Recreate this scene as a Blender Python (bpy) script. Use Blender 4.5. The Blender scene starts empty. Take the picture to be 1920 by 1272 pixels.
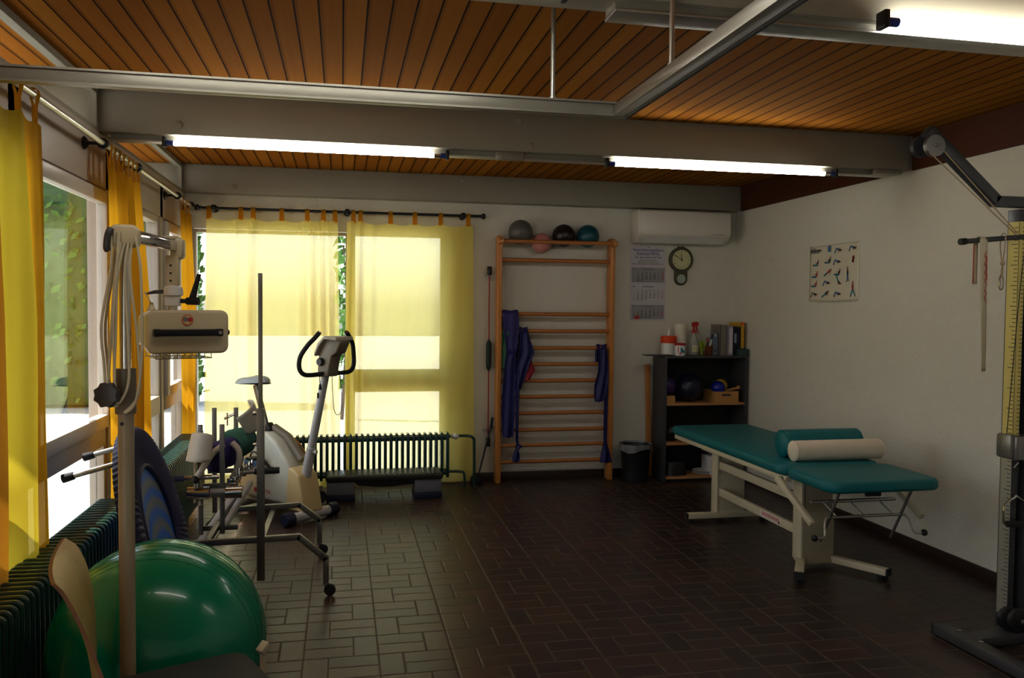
import bpy, bmesh, math, random
from mathutils import Vector, Matrix
random.seed(7)
S = bpy.context.scene
COL = S.collection
PI = math.pi
V = Vector

# ------------------------------------------------------------------ materials
def _n(nt, t, **k):
    n = nt.nodes.new(t)
    for a, v in k.items():
        setattr(n, a, v)
    return n

def mat(name, col, rough=0.5, metal=0.0, var=0.08, nscale=12.0, bump=0.0, bscale=60.0, coat=0.0, spec=0.5, sheen=0.0,
        stretch=(1, 1, 1), emit=None, alpha=1.0):
    m = bpy.data.materials.new(name); m.use_nodes = True
    nt = m.node_tree; b = nt.nodes['Principled BSDF']
    tc = _n(nt, 'ShaderNodeTexCoord'); mp = _n(nt, 'ShaderNodeMapping'); mp.inputs['Scale'].default_value = stretch
    nt.links.new(tc.outputs['Object'], mp.inputs['Vector'])
    nz = _n(nt, 'ShaderNodeTexNoise'); nz.inputs['Scale'].default_value = nscale; nz.inputs['Detail'].default_value = 4
    nt.links.new(mp.outputs[0], nz.inputs['Vector'])
    mx = _n(nt, 'ShaderNodeMix', data_type='RGBA')
    mx.inputs['A'].default_value = tuple(max(0, c * (1 - var)) for c in col) + (1,)
    mx.inputs['B'].default_value = tuple(min(1, c * (1 + var)) for c in col) + (1,)
    nt.links.new(nz.outputs['Fac'], mx.inputs['Factor'])
    nt.links.new(mx.outputs['Result'], b.inputs['Base Color'])
    b.inputs['Roughness'].default_value = rough; b.inputs['Metallic'].default_value = metal
    b.inputs['Specular IOR Level'].default_value = spec
    b.inputs['Coat Weight'].default_value = coat; b.inputs['Sheen Weight'].default_value = sheen
    b.inputs['Alpha'].default_value = alpha
    if bump:
        bn = _n(nt, 'ShaderNodeTexNoise'); bn.inputs['Scale'].default_value = bscale; bn.inputs['Detail'].default_value = 5
        nt.links.new(tc.outputs['Object'], bn.inputs['Vector'])
        bp = _n(nt, 'ShaderNodeBump'); bp.inputs['Strength'].default_value = bump; bp.inputs['Distance'].default_value = 0.01
        nt.links.new(bn.outputs['Fac'], bp.inputs['Height']); nt.links.new(bp.outputs[0], b.inputs['Normal'])
    if emit:
        b.inputs['Emission Color'].default_value = tuple(emit[:3]) + (1,); b.inputs['Emission Strength'].default_value = emit[3]
    return m

class MX:
    """math-node expressions"""
    def __init__(s, nt): s.nt = nt
    def op(s, o, a, b=None, c=None):
        n = _n(s.nt, 'ShaderNodeMath', operation=o)
        for i, v in enumerate((a, b, c)):
            if v is None: continue
            if isinstance(v, (int, float)): n.inputs[i].default_value = v
            else: s.nt.links.new(v, n.inputs[i])
        return n.outputs[0]

def floor_mat():
    m = bpy.data.materials.new('brown clinker tiles'); m.use_nodes = True
    nt = m.node_tree; b = nt.nodes['Principled BSDF']; X = MX(nt)
    g = _n(nt, 'ShaderNodeNewGeometry'); sp = _n(nt, 'ShaderNodeSeparateXYZ'); nt.links.new(g.outputs['Position'], sp.inputs[0])
    B, RH, VW, J = FB, FR, FV, 0.0075
    x = X.op('ADD', sp.outputs[0], 10 * B - FX0); y = X.op('ADD', sp.outputs[1], 20 * RH - FY0)
    bx = X.op('FLOOR', X.op('DIVIDE', x, B)); fx = X.op('SUBTRACT', x, X.op('MULTIPLY', bx, B))
    ry = X.op('FLOOR', X.op('DIVIDE', y, RH)); fy = X.op('SUBTRACT', y, X.op('MULTIPLY', ry, RH))
    par = X.op('MODULO', ry, 2.0)
    gx = X.op('ADD', X.op('MULTIPLY', par, fx), X.op('MULTIPLY', X.op('SUBTRACT', 1.0, par), X.op('SUBTRACT', B, fx)))
    isv = X.op('LESS_THAN', gx, VW)
    hy = X.op('MODULO', fy, RH / 2); hk = X.op('FLOOR', X.op('DIVIDE', fy, RH / 2))
    dv = X.op('MINIMUM', X.op('MINIMUM', gx, X.op('SUBTRACT', VW, gx)), X.op('MINIMUM', fy, X.op('SUBTRACT', RH, fy)))
    g2 = X.op('SUBTRACT', gx, VW)
    dh = X.op('MINIMUM', X.op('MINIMUM', g2, X.op('SUBTRACT', B - VW, g2)), X.op('MINIMUM', hy, X.op('SUBTRACT', RH / 2, hy)))
    ninv = X.op('SUBTRACT', 1.0, isv)
    d = X.op('ADD', X.op('MULTIPLY', isv, dv), X.op('MULTIPLY', ninv, dh))
    joint = X.op('LESS_THAN', d, J / 2)
    ident = X.op('ADD', X.op('MULTIPLY', ninv, X.op('ADD', 1.0, hk)), X.op('MULTIPLY', ry, 4.0))
    cb = _n(nt, 'ShaderNodeCombineXYZ'); nt.links.new(bx, cb.inputs[0]); nt.links.new(ident, cb.inputs[1])
    wn = _n(nt, 'ShaderNodeTexWhiteNoise', noise_dimensions='2D'); nt.links.new(cb.outputs[0], wn.inputs['Vector'])
    rp = _n(nt, 'ShaderNodeValToRGB'); e = rp.color_ramp.elements
    e[0].position = 0; e[0].color = (0.042, 0.025, 0.021, 1); e[1].position = 1; e[1].color = (0.080, 0.035, 0.025, 1)
    k = rp.color_ramp.elements.new(0.5); k.color = (0.056, 0.029, 0.024, 1)
    nt.links.new(wn.outputs['Value'], rp.inputs[0])
    nz = _n(nt, 'ShaderNodeTexNoise'); nz.inputs['Scale'].default_value = 40; nz.inputs['Detail'].default_value = 6
    nt.links.new(g.outputs['Position'], nz.inputs['Vector'])
    m1 = _n(nt, 'ShaderNodeMix', data_type='RGBA', blend_type='MULTIPLY'); m1.inputs['Factor'].default_value = 0.5
    nt.links.new(rp.outputs[0], m1.inputs['A']); nt.links.new(nz.outputs['Color'], m1.inputs['B'])
    m2 = _n(nt, 'ShaderNodeMix', data_type='RGBA'); m2.inputs['B'].default_value = (0.085, 0.062, 0.036, 1)
    nt.links.new(m1.outputs['Result'], m2.inputs['A']); nt.links.new(joint, m2.inputs['Factor'])
    nt.links.new(m2.outputs['Result'], b.inputs['Base Color'])
    rr = X.op('ADD', X.op('MULTIPLY', joint, 0.45), X.op('ADD', 0.27, X.op('MULTIPLY', nz.outputs['Fac'], 0.14)))
    nt.links.new(rr, b.inputs['Roughness']); b.inputs['Specular IOR Level'].default_value = 0.7
    bp = _n(nt, 'ShaderNodeBump'); bp.inputs['Strength'].default_value = 0.4; bp.inputs['Distance'].default_value = 0.004
    h = X.op('ADD', X.op('MULTIPLY', X.op('SMOOTH_MIN', d, 0.008, 0.004), 120.0), X.op('MULTIPLY', nz.outputs['Fac'], 0.25))
    nt.links.new(h, bp.inputs['Height']); nt.links.new(bp.outputs[0], b.inputs['Normal'])
    return m

def plank_mat(name, pitch, x0, c1, c2, dark, axis=0, rough=0.5):
    m = bpy.data.materials.new(name); m.use_nodes = True
    nt = m.node_tree; b = nt.nodes['Principled BSDF']; X = MX(nt)
    g = _n(nt, 'ShaderNodeNewGeometry'); sp = _n(nt, 'ShaderNodeSeparateXYZ'); nt.links.new(g.outputs['Position'], sp.inputs[0])
    x = X.op('ADD', sp.outputs[axis], 50 * pitch - x0)
    i = X.op('FLOOR', X.op('DIVIDE', x, pitch)); f = X.op('SUBTRACT', x, X.op('MULTIPLY', i, pitch))
    jt = X.op('LESS_THAN', f, 0.008); jb = X.op('MULTIPLY', X.op('LESS_THAN', f, 0.02), 0.25)
    wn = _n(nt, 'ShaderNodeTexWhiteNoise', noise_dimensions='1D'); nt.links.new(i, wn.inputs['W'])
    mp = _n(nt, 'ShaderNodeMapping'); sc = [0.7, 0.7, 0.7]; sc[axis] = 26.0; mp.inputs['Scale'].default_value = sc
    nt.links.new(g.outputs['Position'], mp.inputs[0])
    off = _n(nt, 'ShaderNodeVectorMath', operation='ADD'); nt.links.new(mp.outputs[0], off.inputs[0])
    cb = _n(nt, 'ShaderNodeCombineXYZ'); nt.links.new(X.op('MULTIPLY', wn.outputs['Value'], 37.0), cb.inputs[1]); nt.links.new(cb.outputs[0], off.inputs[1])
    nz = _n(nt, 'ShaderNodeTexNoise'); nz.inputs['Scale'].default_value = 1.6; nz.inputs['Detail'].default_value = 6; nz.inputs['Distortion'].default_value = 1.2
    nt.links.new(off.outputs[0], nz.inputs['Vector'])
    fac = X.op('ADD', X.op('MULTIPLY', wn.outputs['Value'], 0.6), X.op('MULTIPLY', nz.outputs['Fac'], 0.5))
    mx = _n(nt, 'ShaderNodeMix', data_type='RGBA', clamp_factor=True); mx.inputs['A'].default_value = c1 + (1,); mx.inputs['B'].default_value = c2 + (1,)
    nt.links.new(fac, mx.inputs['Factor'])
    m2 = _n(nt, 'ShaderNodeMix', data_type='RGBA', clamp_factor=True); m2.inputs['B'].default_value = dark + (1,)
    nt.links.new(mx.outputs['Result'], m2.inputs['A']); nt.links.new(X.op('ADD', jt, jb), m2.inputs['Factor'])
    nt.links.new(m2.outputs['Result'], b.inputs['Base Color'])
    b.inputs['Roughness'].default_value = rough; b.inputs['Specular IOR Level'].default_value = 0.05
    bp = _n(nt, 'ShaderNodeBump'); bp.inputs['Strength'].default_value = 0.25; bp.inputs['Distance'].default_value = 0.004
    nt.links.new(X.op('SUBTRACT', 1.0, jt), bp.inputs['Height']); nt.links.new(bp.outputs[0], b.inputs['Normal'])
    return m

def curtain_mat(name, tcol, dcol, thru, tint):
    m = bpy.data.materials.new(name); m.use_nodes = True
    nt = m.node_tree; nt.nodes.clear(); o = _n(nt, 'ShaderNodeOutputMaterial')
    tc = _n(nt, 'ShaderNodeTexCoord')
    mp = _n(nt, 'ShaderNodeMapping'); mp.inputs['Scale'].default_value = (90, 90, 4); nt.links.new(tc.outputs['Object'], mp.inputs[0])
    nz = _n(nt, 'ShaderNodeTexNoise'); nz.inputs['Scale'].default_value = 1.0; nz.inputs['Detail'].default_value = 3
    nt.links.new(mp.outputs[0], nz.inputs['Vector'])
    mx = _n(nt, 'ShaderNodeMix', data_type='RGBA'); mx.inputs['A'].default_value = tuple(c * 0.9 for c in tcol) + (1,); mx.inputs['B'].default_value = tcol + (1,)
    nt.links.new(nz.outputs['Fac'], mx.inputs['Factor'])
    tl = _n(nt, 'ShaderNodeBsdfTranslucent'); nt.links.new(mx.outputs['Result'], tl.inputs['Color'])
    df = _n(nt, 'ShaderNodeBsdfDiffuse'); df.inputs['Color'].default_value = dcol + (1,)
    tp = _n(nt, 'ShaderNodeBsdfTransparent'); tp.inputs['Color'].default_value = tint + (1,)
    a = _n(nt, 'ShaderNodeMixShader'); a.inputs[0].default_value = 0.36
    nt.links.new(tl.outputs[0], a.inputs[1]); nt.links.new(df.outputs[0], a.inputs[2])
    c = _n(nt, 'ShaderNodeMixShader'); c.inputs[0].default_value = thru
    nt.links.new(a.outputs[0], c.inputs[1]); nt.links.new(tp.outputs[0], c.inputs[2]); nt.links.new(c.outputs[0], o.inputs[0])
    return m

def glass_mat(name, tint=(0.93, 0.95, 0.95), ior=1.45):
    m = bpy.data.materials.new(name); m.use_nodes = True
    nt = m.node_tree; nt.nodes.clear(); o = _n(nt, 'ShaderNodeOutputMaterial')
    fr = _n(nt, 'ShaderNodeFresnel'); ge = _n(nt, 'ShaderNodeNewGeometry'); X = MX(nt)
    nt.links.new(X.op('ADD', ior, X.op('MULTIPLY', ge.outputs['Backfacing'], 1 / ior - ior)), fr.inputs['IOR'])
    nz = _n(nt, 'ShaderNodeTexNoise'); nz.inputs['Scale'].default_value = 2.0
    bp = _n(nt, 'ShaderNodeBump'); bp.inputs['Strength'].default_value = 0.02; nt.links.new(nz.outputs['Fac'], bp.inputs['Height'])
    tp = _n(nt, 'ShaderNodeBsdfTransparent'); tp.inputs['Color'].default_value = tint + (1,)
    gl = _n(nt, 'ShaderNodeBsdfGlossy'); gl.inputs['Roughness'].default_value = 0.01; nt.links.new(bp.outputs[0], gl.inputs['Normal'])
    mx = _n(nt, 'ShaderNodeMixShader'); nt.links.new(fr.outputs[0], mx.inputs[0])
    nt.links.new(tp.outputs[0], mx.inputs[1]); nt.links.new(gl.outputs[0], mx.inputs[2]); nt.links.new(mx.outputs[0], o.inputs[0])
    return m

def wave_mat(name, c1, c2, scale, rough=0.5, axis='X', kind='BANDS', dist=2.0):
    m = mat(name, c1, rough); nt = m.node_tree; b = nt.nodes['Principled BSDF']
    w = _n(nt, 'ShaderNodeTexWave', wave_type=kind); w.inputs['Scale'].default_value = scale; w.inputs['Distortion'].default_value = dist
    if kind == 'BANDS': w.bands_direction = axis
    tc = nt.nodes['Texture Coordinate']; nt.links.new(tc.outputs['Object'], w.inputs['Vector'])
    mx = _n(nt, 'ShaderNodeMix', data_type='RGBA'); mx.inputs['A'].default_value = c1 + (1,); mx.inputs['B'].default_value = c2 + (1,)
    nt.links.new(w.outputs['Fac'], mx.inputs['Factor']); nt.links.new(mx.outputs['Result'], b.inputs['Base Color'])
    return m

FB, FR, FV, FX0, FY0 = 0.339, 0.2247, 0.1125, 0.169, 3.790
M = {}
def defmats():
    M['wall'] = mat('white woodchip plaster', (0.70, 0.675, 0.60), 0.85, bump=0.55, bscale=70, var=0.03, spec=0.2)
    M['floor'] = floor_mat()
    M['ceil'] = plank_mat('red cedar ceiling planks', 0.096, 0.0, (0.24, 0.084, 0.010), (0.39, 0.168, 0.020), (0.03, 0.009, 0.003), rough=0.85)
    M['darkwood'] = plank_mat('dark cedar boards', 0.096, 0.0, (0.16, 0.05, 0.02), (0.22, 0.075, 0.03), (0.03, 0.01, 0.005), axis=1)
    M['frieze'] = mat('dark stained frieze board', (0.085, 0.026, 0.010), 0.6, var=0.3, nscale=5, stretch=(1, 1.2, 14), spec=0.2)
    M['beam'] = mat('grey beige painted beam', (0.33, 0.31, 0.25), 0.5, var=0.05, nscale=3, stretch=(1, 8, 8), bump=0.06, bscale=30)
    M['frame'] = mat('beige painted window timber', (0.50, 0.44, 0.38), 0.45, var=0.06, nscale=4, stretch=(6, 1, 6))
    M['sash'] = mat('pale window sash', (0.62, 0.57, 0.52), 0.4, var=0.05)
    M['white'] = mat('white lacquer', (0.74, 0.73, 0.70), 0.35, var=0.03)
    M['glass'] = glass_mat('window glass')
    M['base'] = mat('dark brown skirting tile', (0.040, 0.022, 0.017), 0.4, var=0.25, nscale=6)
    M['curt'] = curtain_mat('yellow curtain cloth', (0.38, 0.30, 0.030), (0.62, 0.42, 0.04), 0.07, (1.0, 0.93, 0.66))  # left cloth colour darkened to stand in for less light coming through
    M['curtB'] = curtain_mat('sheer yellow curtain cloth', (0.98, 0.88, 0.34), (0.96, 0.82, 0.18), 0.23, (1.0, 0.98, 0.92))
    M['curtLayer'] = curtain_mat('layer-dimmed curtain cloth', (0.60, 0.33, 0.02), (0.78, 0.42, 0.02), 0.05, (1.0, 0.86, 0.45))  # orange dimming of light through layered folds, put into the cloth colour
    M['curtShade'] = curtain_mat('shaded curtain fold', (0.22, 0.10, 0.010), (0.42, 0.20, 0.02), 0.02, (1.0, 0.86, 0.45))  # same curtain, with the shade of its near fold painted into the colour
    M['tab'] = curtain_mat('curtain tab cloth', (0.80, 0.42, 0.04), (0.78, 0.42, 0.035), 0.03, (1, 0.8, 0.4))
    M['tube'] = mat('lit fluorescent tube', (0.9, 0.9, 0.9), 0.4, emit=(1.0, 0.98, 0.90, 36.0))
    M['blue'] = mat('blue tube end', (0.02, 0.05, 0.30), 0.4)
    M['alu'] = mat('brushed aluminium', (0.52, 0.51, 0.47), 0.38, 0.85, nscale=30, stretch=(1, 1, 20))
    M['railp'] = mat('painted grey rail', (0.31, 0.295, 0.25), 0.4, 0.3, var=0.05)
    M['chrome'] = mat('polished chrome', (0.72, 0.71, 0.70), 0.14, 1.0, var=0.03)
    M['steel'] = mat('grey steel tube', (0.27, 0.26, 0.25), 0.38, 0.75, var=0.08)
    M['dsteel'] = mat('dark grey lacquered steel', (0.085, 0.085, 0.092), 0.4, 0.4, var=0.1)
    M['black'] = mat('black plastic', (0.012, 0.012, 0.013), 0.4, var=0.2)
    M['rubber'] = mat('black rubber', (0.015, 0.015, 0.018), 0.7, var=0.2, bump=0.1)
    M['navyr'] = mat('navy rubber', (0.012, 0.017, 0.05), 0.45, var=0.2)
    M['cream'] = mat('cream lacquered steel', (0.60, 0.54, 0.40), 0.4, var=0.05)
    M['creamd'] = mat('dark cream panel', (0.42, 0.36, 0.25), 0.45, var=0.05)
    M['pole'] = mat('beige stand lacquer', (0.44, 0.38, 0.27), 0.35, var=0.04)
    M['lampbox'] = mat('ivory lamp housing', (0.60, 0.52, 0.36), 0.38, var=0.04)
    M['teal'] = mat('teal leatherette', (0.0, 0.15, 0.17), 0.45, var=0.1, nscale=20, bump=0.12, bscale=180)
    M['bolwhite'] = mat('off white bolster cloth', (0.72, 0.62, 0.50), 0.9, var=0.06, bump=0.15, bscale=80, sheen=0.2)
    M['oak'] = mat('varnished orange beech', (0.56, 0.24, 0.06), 0.35, var=0.18, nscale=7, stretch=(12, 12, 1.5))
    M['rung'] = mat('varnished beech rung', (0.46, 0.185, 0.05), 0.35, var=0.18, nscale=7, stretch=(1.5, 12, 12))
    M['ply'] = mat('beech plywood', (0.50, 0.36, 0.14), 0.4, var=0.16, nscale=5, stretch=(10, 3, 1))
    M['plyedge'] = mat('plywood edge', (0.22, 0.10, 0.035), 0.5, var=0.25, nscale=20)
    M['shelfw'] = mat('beech shelf board', (0.50, 0.26, 0.10), 0.45, var=0.12, nscale=6, stretch=(2, 10, 10))
    M['anth'] = mat('anthracite shelf board', (0.055, 0.053, 0.055), 0.5, var=0.08, nscale=30)
    M['back'] = mat('black shelf back panel', (0.012, 0.012, 0.013), 0.7)
    M['rad'] = mat('dark green radiator paint', (0.016, 0.06, 0.052), 0.22, var=0.15, coat=0.3)
    M['ballg'] = mat('green gym ball vinyl', (0.0, 0.27, 0.15), 0.22, var=0.1, nscale=3, coat=0.25, bump=0.03, bscale=12)
    M['ballgrey'] = mat('grey ball vinyl', (0.13, 0.125, 0.11), 0.35, var=0.06)
    M['pink'] = mat('pink ball vinyl', (0.60, 0.27, 0.24), 0.4, var=0.05)
    M['ballblk'] = mat('brown black ball vinyl', (0.022, 0.012, 0.012), 0.35)
    M['ballteal'] = mat('teal ball vinyl', (0.008, 0.085, 0.115), 0.35)
    M['ballnavy'] = mat('navy ball vinyl', (0.008, 0.010, 0.028), 0.35)
    M['ballpurp'] = mat('violet ball vinyl', (0.05, 0.018, 0.12), 0.45)
    M['ballblue'] = mat('blue ball vinyl', (0.008, 0.02, 0.30), 0.25)
    M['ballyel'] = mat('yellow ball vinyl', (0.55, 0.36, 0.03), 0.35)
    M['navycl'] = mat('navy skirt cloth', (0.016, 0.016, 0.085), 0.55, var=0.15, bump=0.1, bscale=40, sheen=0.1)
    M['indigo'] = mat('indigo latex band', (0.035, 0.028, 0.16), 0.55, var=0.12)
    M['bandblue'] = mat('dark blue latex band', (0.012, 0.012, 0.12), 0.5, var=0.15)
    M['bandgreen'] = mat('green latex band', (0.02, 0.16, 0.05), 0.5)
    M['bandred'] = mat('red latex band', (0.28, 0.012, 0.03), 0.5)
    M['red'] = mat('red plastic', (0.42, 0.015, 0.012), 0.4)
    M['redrod'] = mat('red fibre rod', (0.33, 0.02, 0.02), 0.4)
    M['orange'] = mat('orange red plastic lid', (0.72, 0.07, 0.012), 0.4)
    M['green'] = mat('dark green foam', (0.008, 0.03, 0.02), 0.6)
    M['mintcl'] = mat('sea green cloth', (0.05, 0.17, 0.13), 0.8, var=0.15, bump=0.15)
    M['purplecl'] = mat('purple cloth', (0.03, 0.02, 0.14), 0.8, var=0.15, bump=0.15)
    M['paper'] = mat('white paper', (0.70, 0.67, 0.66), 0.8, var=0.02)
    M['lilac'] = mat('pale lilac paper', (0.60, 0.57, 0.60), 0.8, var=0.02)
    M['greyp'] = mat('grey printed paper', (0.36, 0.35, 0.36), 0.8, var=0.02)
    M['ink'] = mat('black ink', (0.03, 0.028, 0.04), 0.8)
    M['inkblue'] = mat('dark blue ink', (0.02, 0.02, 0.22), 0.8)
    M['inkred'] = mat('red ink', (0.50, 0.05, 0.05), 0.8)
    M['inkteal'] = mat('teal ink', (0.03, 0.22, 0.28), 0.8)
    M['inkgrey'] = mat('grey ink', (0.22, 0.21, 0.22), 0.8)
    M['skin'] = mat('printed skin tone', (0.42, 0.20, 0.13), 0.8)
    M['inksky'] = mat('printed light blue', (0.10, 0.20, 0.36), 0.8)
    M['poster'] = mat('ivory poster paper', (0.68, 0.64, 0.52), 0.6, var=0.02)
    M['acw'] = mat('air conditioner plastic', (0.74, 0.71, 0.64), 0.25, var=0.02)
    M['clock'] = mat('olive brown clock case', (0.085, 0.075, 0.042), 0.45)
    M['dial'] = mat('cream dial', (0.62, 0.60, 0.36), 0.6)
    M['dialb'] = mat('pale blue dial', (0.42, 0.50, 0.46), 0.6)
    M['stepg'] = mat('grey step block', (0.17, 0.175, 0.20), 0.5)
    M['mattop'] = mat('ribbed black step top', (0.022, 0.021, 0.019), 0.3, bump=0.2, bscale=120)
    M['bikew'] = mat('white bike shell', (0.66, 0.67, 0.58), 0.28, var=0.04, nscale=3)
    M['bikey'] = mat('yellowed bike cover', (0.66, 0.53, 0.29), 0.35, var=0.05)
    M['bikegrey'] = mat('light grey lacquer', (0.52, 0.52, 0.53), 0.4, var=0.03)
    M['console'] = mat('beige grey console', (0.42, 0.38, 0.30), 0.4)
    M['consoled'] = mat('dark beige console', (0.22, 0.19, 0.14), 0.5)
    M['seatw'] = mat('pale blue grey seat', (0.50, 0.54, 0.56), 0.5)
    M['stkblue'] = mat('light blue sticker', (0.16, 0.34, 0.62), 0.5)
    M['towel'] = mat('paper towel', (0.72, 0.68, 0.58), 0.95, bump=0.2, bscale=90)
    M['clear'] = mat('clear bottle plastic', (0.50, 0.50, 0.45), 0.2, alpha=0.55)
    M['lime'] = mat('lime green plastic', (0.30, 0.38, 0.02), 0.4)
    M['bluegrey'] = mat('blue grey plastic', (0.18, 0.21, 0.28), 0.4)
    M['binder'] = mat('grey cardboard binder', (0.24, 0.21, 0.17), 0.7)
    M['bookl'] = mat('lilac grey book', (0.36, 0.32, 0.38), 0.6)
    M['bookd'] = mat('dark blue book', (0.012, 0.014, 0.03), 0.5)
    M['bookb'] = mat('pale blue book', (0.25, 0.33, 0.42), 0.6)
    M['booky'] = mat('yellow book', (0.62, 0.36, 0.03), 0.5)
    M['tealbox'] = mat('dark teal plastic', (0.03, 0.07, 0.075), 0.5)
    M['crate'] = mat('plywood crate', (0.52, 0.27, 0.085), 0.5, var=0.15, nscale=8, stretch=(1.5, 8, 8))
    M['liner'] = mat('grey bin liner film', (0.24, 0.24, 0.24), 0.25, alpha=0.75, var=0.2, bump=0.4, bscale=30)
    M['padgrey'] = mat('dark green grey seat pad', (0.030, 0.036, 0.030), 0.7, bump=0.1, bscale=200)
    M['tramat'] = wave_mat('blue mat with grey rings', (0.012, 0.17, 0.72), (0.21, 0.24, 0.27), 3.2, 0.4, kind='RINGS', dist=2.5)
    M['strap'] = mat('cream webbing', (0.52, 0.47, 0.34), 0.8)
    M['rope'] = mat('beige rope', (0.42, 0.33, 0.22), 0.8, bump=0.3, bscale=200)
    M['cable'] = mat('pale grey cable', (0.62, 0.57, 0.42), 0.5)
    M['ruler'] = mat('yellow scale strip', (0.66, 0.56, 0.20), 0.5)
    M['tan'] = mat('tan wood edge', (0.46, 0.24, 0.10), 0.5, var=0.15)
    M['navyd'] = mat('navy anti slip pad', (0.012, 0.014, 0.045), 0.6, bump=0.3, bscale=200)
    M['shell'] = mat('grey white cradle plastic', (0.56, 0.53, 0.47), 0.5)
    M['ground'] = mat('pale sunlit paving', (0.46, 0.45, 0.42), 0.9, var=0.12, nscale=3)
    M['leaf'] = mat('green leaves', (0.09, 0.20, 0.035), 0.6, var=0.45, nscale=2)
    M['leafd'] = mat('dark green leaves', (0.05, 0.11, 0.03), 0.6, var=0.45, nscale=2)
    M['bark'] = mat('grey bark', (0.12, 0.09, 0.06), 0.9)
    M['house'] = mat('rendered house wall', (0.60, 0.57, 0.50), 0.9)
defmats()

# ------------------------------------------------------------------ mesh builder
class B:
    def __init__(s): s.bm = bmesh.new(); s.mi = 0
    def m(s, i): s.mi = i; return s
    def _fin(s, f0):
        for f in list(s.bm.faces)[f0:]: f.material_index = s.mi
    def box(s, c, d, rot=None, bev=0.0, seg=2):
        t = bmesh.new(); bmesh.ops.create_cube(t, size=1)
        for v in t.verts: v.co = V((v.co.x * d[0], v.co.y * d[1], v.co.z * d[2]))
        if bev: bmesh.ops.bevel(t, geom=t.edges[:], offset=min(bev, min(d) * 0.49), segments=seg, profile=0.5, affect='EDGES')
        R = rot if rot is not None else Matrix.Identity(3)
        if not isinstance(R, Matrix):
            from mathutils import Euler
            R = Euler(R).to_matrix()
        for v in t.verts: v.co = R @ v.co + V(c)
        s._merge(t); return s
    def _merge(s, t):
        mp = {}
        for v in t.verts: mp[v] = s.bm.verts.new(v.co)
        for f in t.faces:
            try: n = s.bm.faces.new([mp[v] for v in f.verts]); n.material_index = s.mi
            except ValueError: pass
        t.free()
    def bb(s, a, b, bev=0.0):
        a, b = V(a), V(b); return s.box((a + b) / 2, [abs(x) for x in (b - a)], None, bev)
    def bar(s, p0, p1, w, h, up=(0, 0, 1), bev=0.0):
        p0, p1 = V(p0), V(p1); z = (p1 - p0).normalized(); u = V(up)
        if abs(z.dot(u)) > 0.98: u = V((0, 1, 0))
        x = u.cross(z).normalized(); y = z.cross(x)
        R = Matrix((x, y, z)).transposed()
        return s.box((p0 + p1) / 2, (w, h, (p1 - p0).length), R, bev)
    def ring(s, c, x, y, r, n, r2=None):
        return [s.bm.verts.new(V(c) + x * r * math.cos(2 * PI * i / n) + y * (r2 or r) * math.sin(2 * PI * i / n)) for i in range(n)]
    def tube(s, pts, r, n=10, closed=False, cap=True):
        pts = [V(p) for p in pts]; N = len(pts); rs = r if isinstance(r, (list, tuple)) else [r] * N
        rings = []; x = None
        for i, p in enumerate(pts):
            if closed: d = pts[(i + 1) % N] - pts[i - 1]
            else: d = pts[min(i + 1, N - 1)] - pts[max(i - 1, 0)]
            d.normalize()
            if x is None:
                u = V((0, 0, 1)) if abs(d.z) < 0.9 else V((1, 0, 0)); x = u.cross(d).normalized()
            else:
                x = (x - d * x.dot(d)).normalized()
            rings.append(s.ring(p, x, d.cross(x), rs[i], n))
        L = N if closed else N - 1
        for i in range(L):
            a, b = rings[i], rings[(i + 1) % N]
            for j in range(n):
                f = s.bm.faces.new((a[j], a[(j + 1) % n], b[(j + 1) % n], b[j])); f.material_index = s.mi
        if cap and not closed:
            for q in (rings[0][::-1], rings[-1]):
                f = s.bm.faces.new(q); f.material_index = s.mi
        return s
    def cyl(s, p0, p1, r, r2=None, n=20):
        return s.tube([p0, p1], [r, r if r2 is None else r2], n)
    def lathe(s, prof, c, ax=(0, 0, 1), n=28, cap=True):
        ax = V(ax).normalized(); u = V((1, 0, 0)) if abs(ax.x) < 0.9 else V((0, 1, 0))
        x = (u - ax * u.dot(ax)).normalized(); y = ax.cross(x); c = V(c); rr = []
        for r, z in prof: rr.append(s.ring(c + ax * z, x, y, max(r, 1e-4), n))
        for a, b in zip(rr, rr[1:]):
            for j in range(n):
                f = s.bm.faces.new((a[j], a[(j + 1) % n], b[(j + 1) % n], b[j])); f.material_index = s.mi
        if cap:
            for q in (rr[0][::-1], rr[-1]):
                f = s.bm.faces.new(q); f.material_index = s.mi
        return s
    def sph(s, c, r, n=28, sc=(1, 1, 1)):
        t = bmesh.new(); bmesh.ops.create_uvsphere(t, u_segments=n, v_segments=n // 2, radius=1)
        for v in t.verts: v.co = V((v.co.x * r * sc[0], v.co.y * r * sc[1], v.co.z * r * sc[2])) + V(c)
        s._merge(t); return s
    def prism(s, poly, o, ux, uy, uz, d, bev=0.0):
        t = bmesh.new(); o, ux, uy, uz = V(o), V(ux), V(uy), V(uz)
        a = [t.verts.new(o + ux * p[0] + uy * p[1]) for p in poly]
        b = [t.verts.new(o + ux * p[0] + uy * p[1] + uz * d) for p in poly]
        n = len(poly); t.faces.new(a[::-1]); t.faces.new(b)
        for i in range(n): t.faces.new((a[i], a[(i + 1) % n], b[(i + 1) % n], b[i]))
        bmesh.ops.recalc_face_normals(t, faces=t.faces[:])
        if bev:
            es = [e for e in t.edges if len(e.link_faces) == 2 and e.calc_face_angle(0) > 0.6]
            bmesh.ops.bevel(t, geom=es, offset=bev, segments=3, profile=0.5, affect='EDGES')
        s._merge(t); return s
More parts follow.
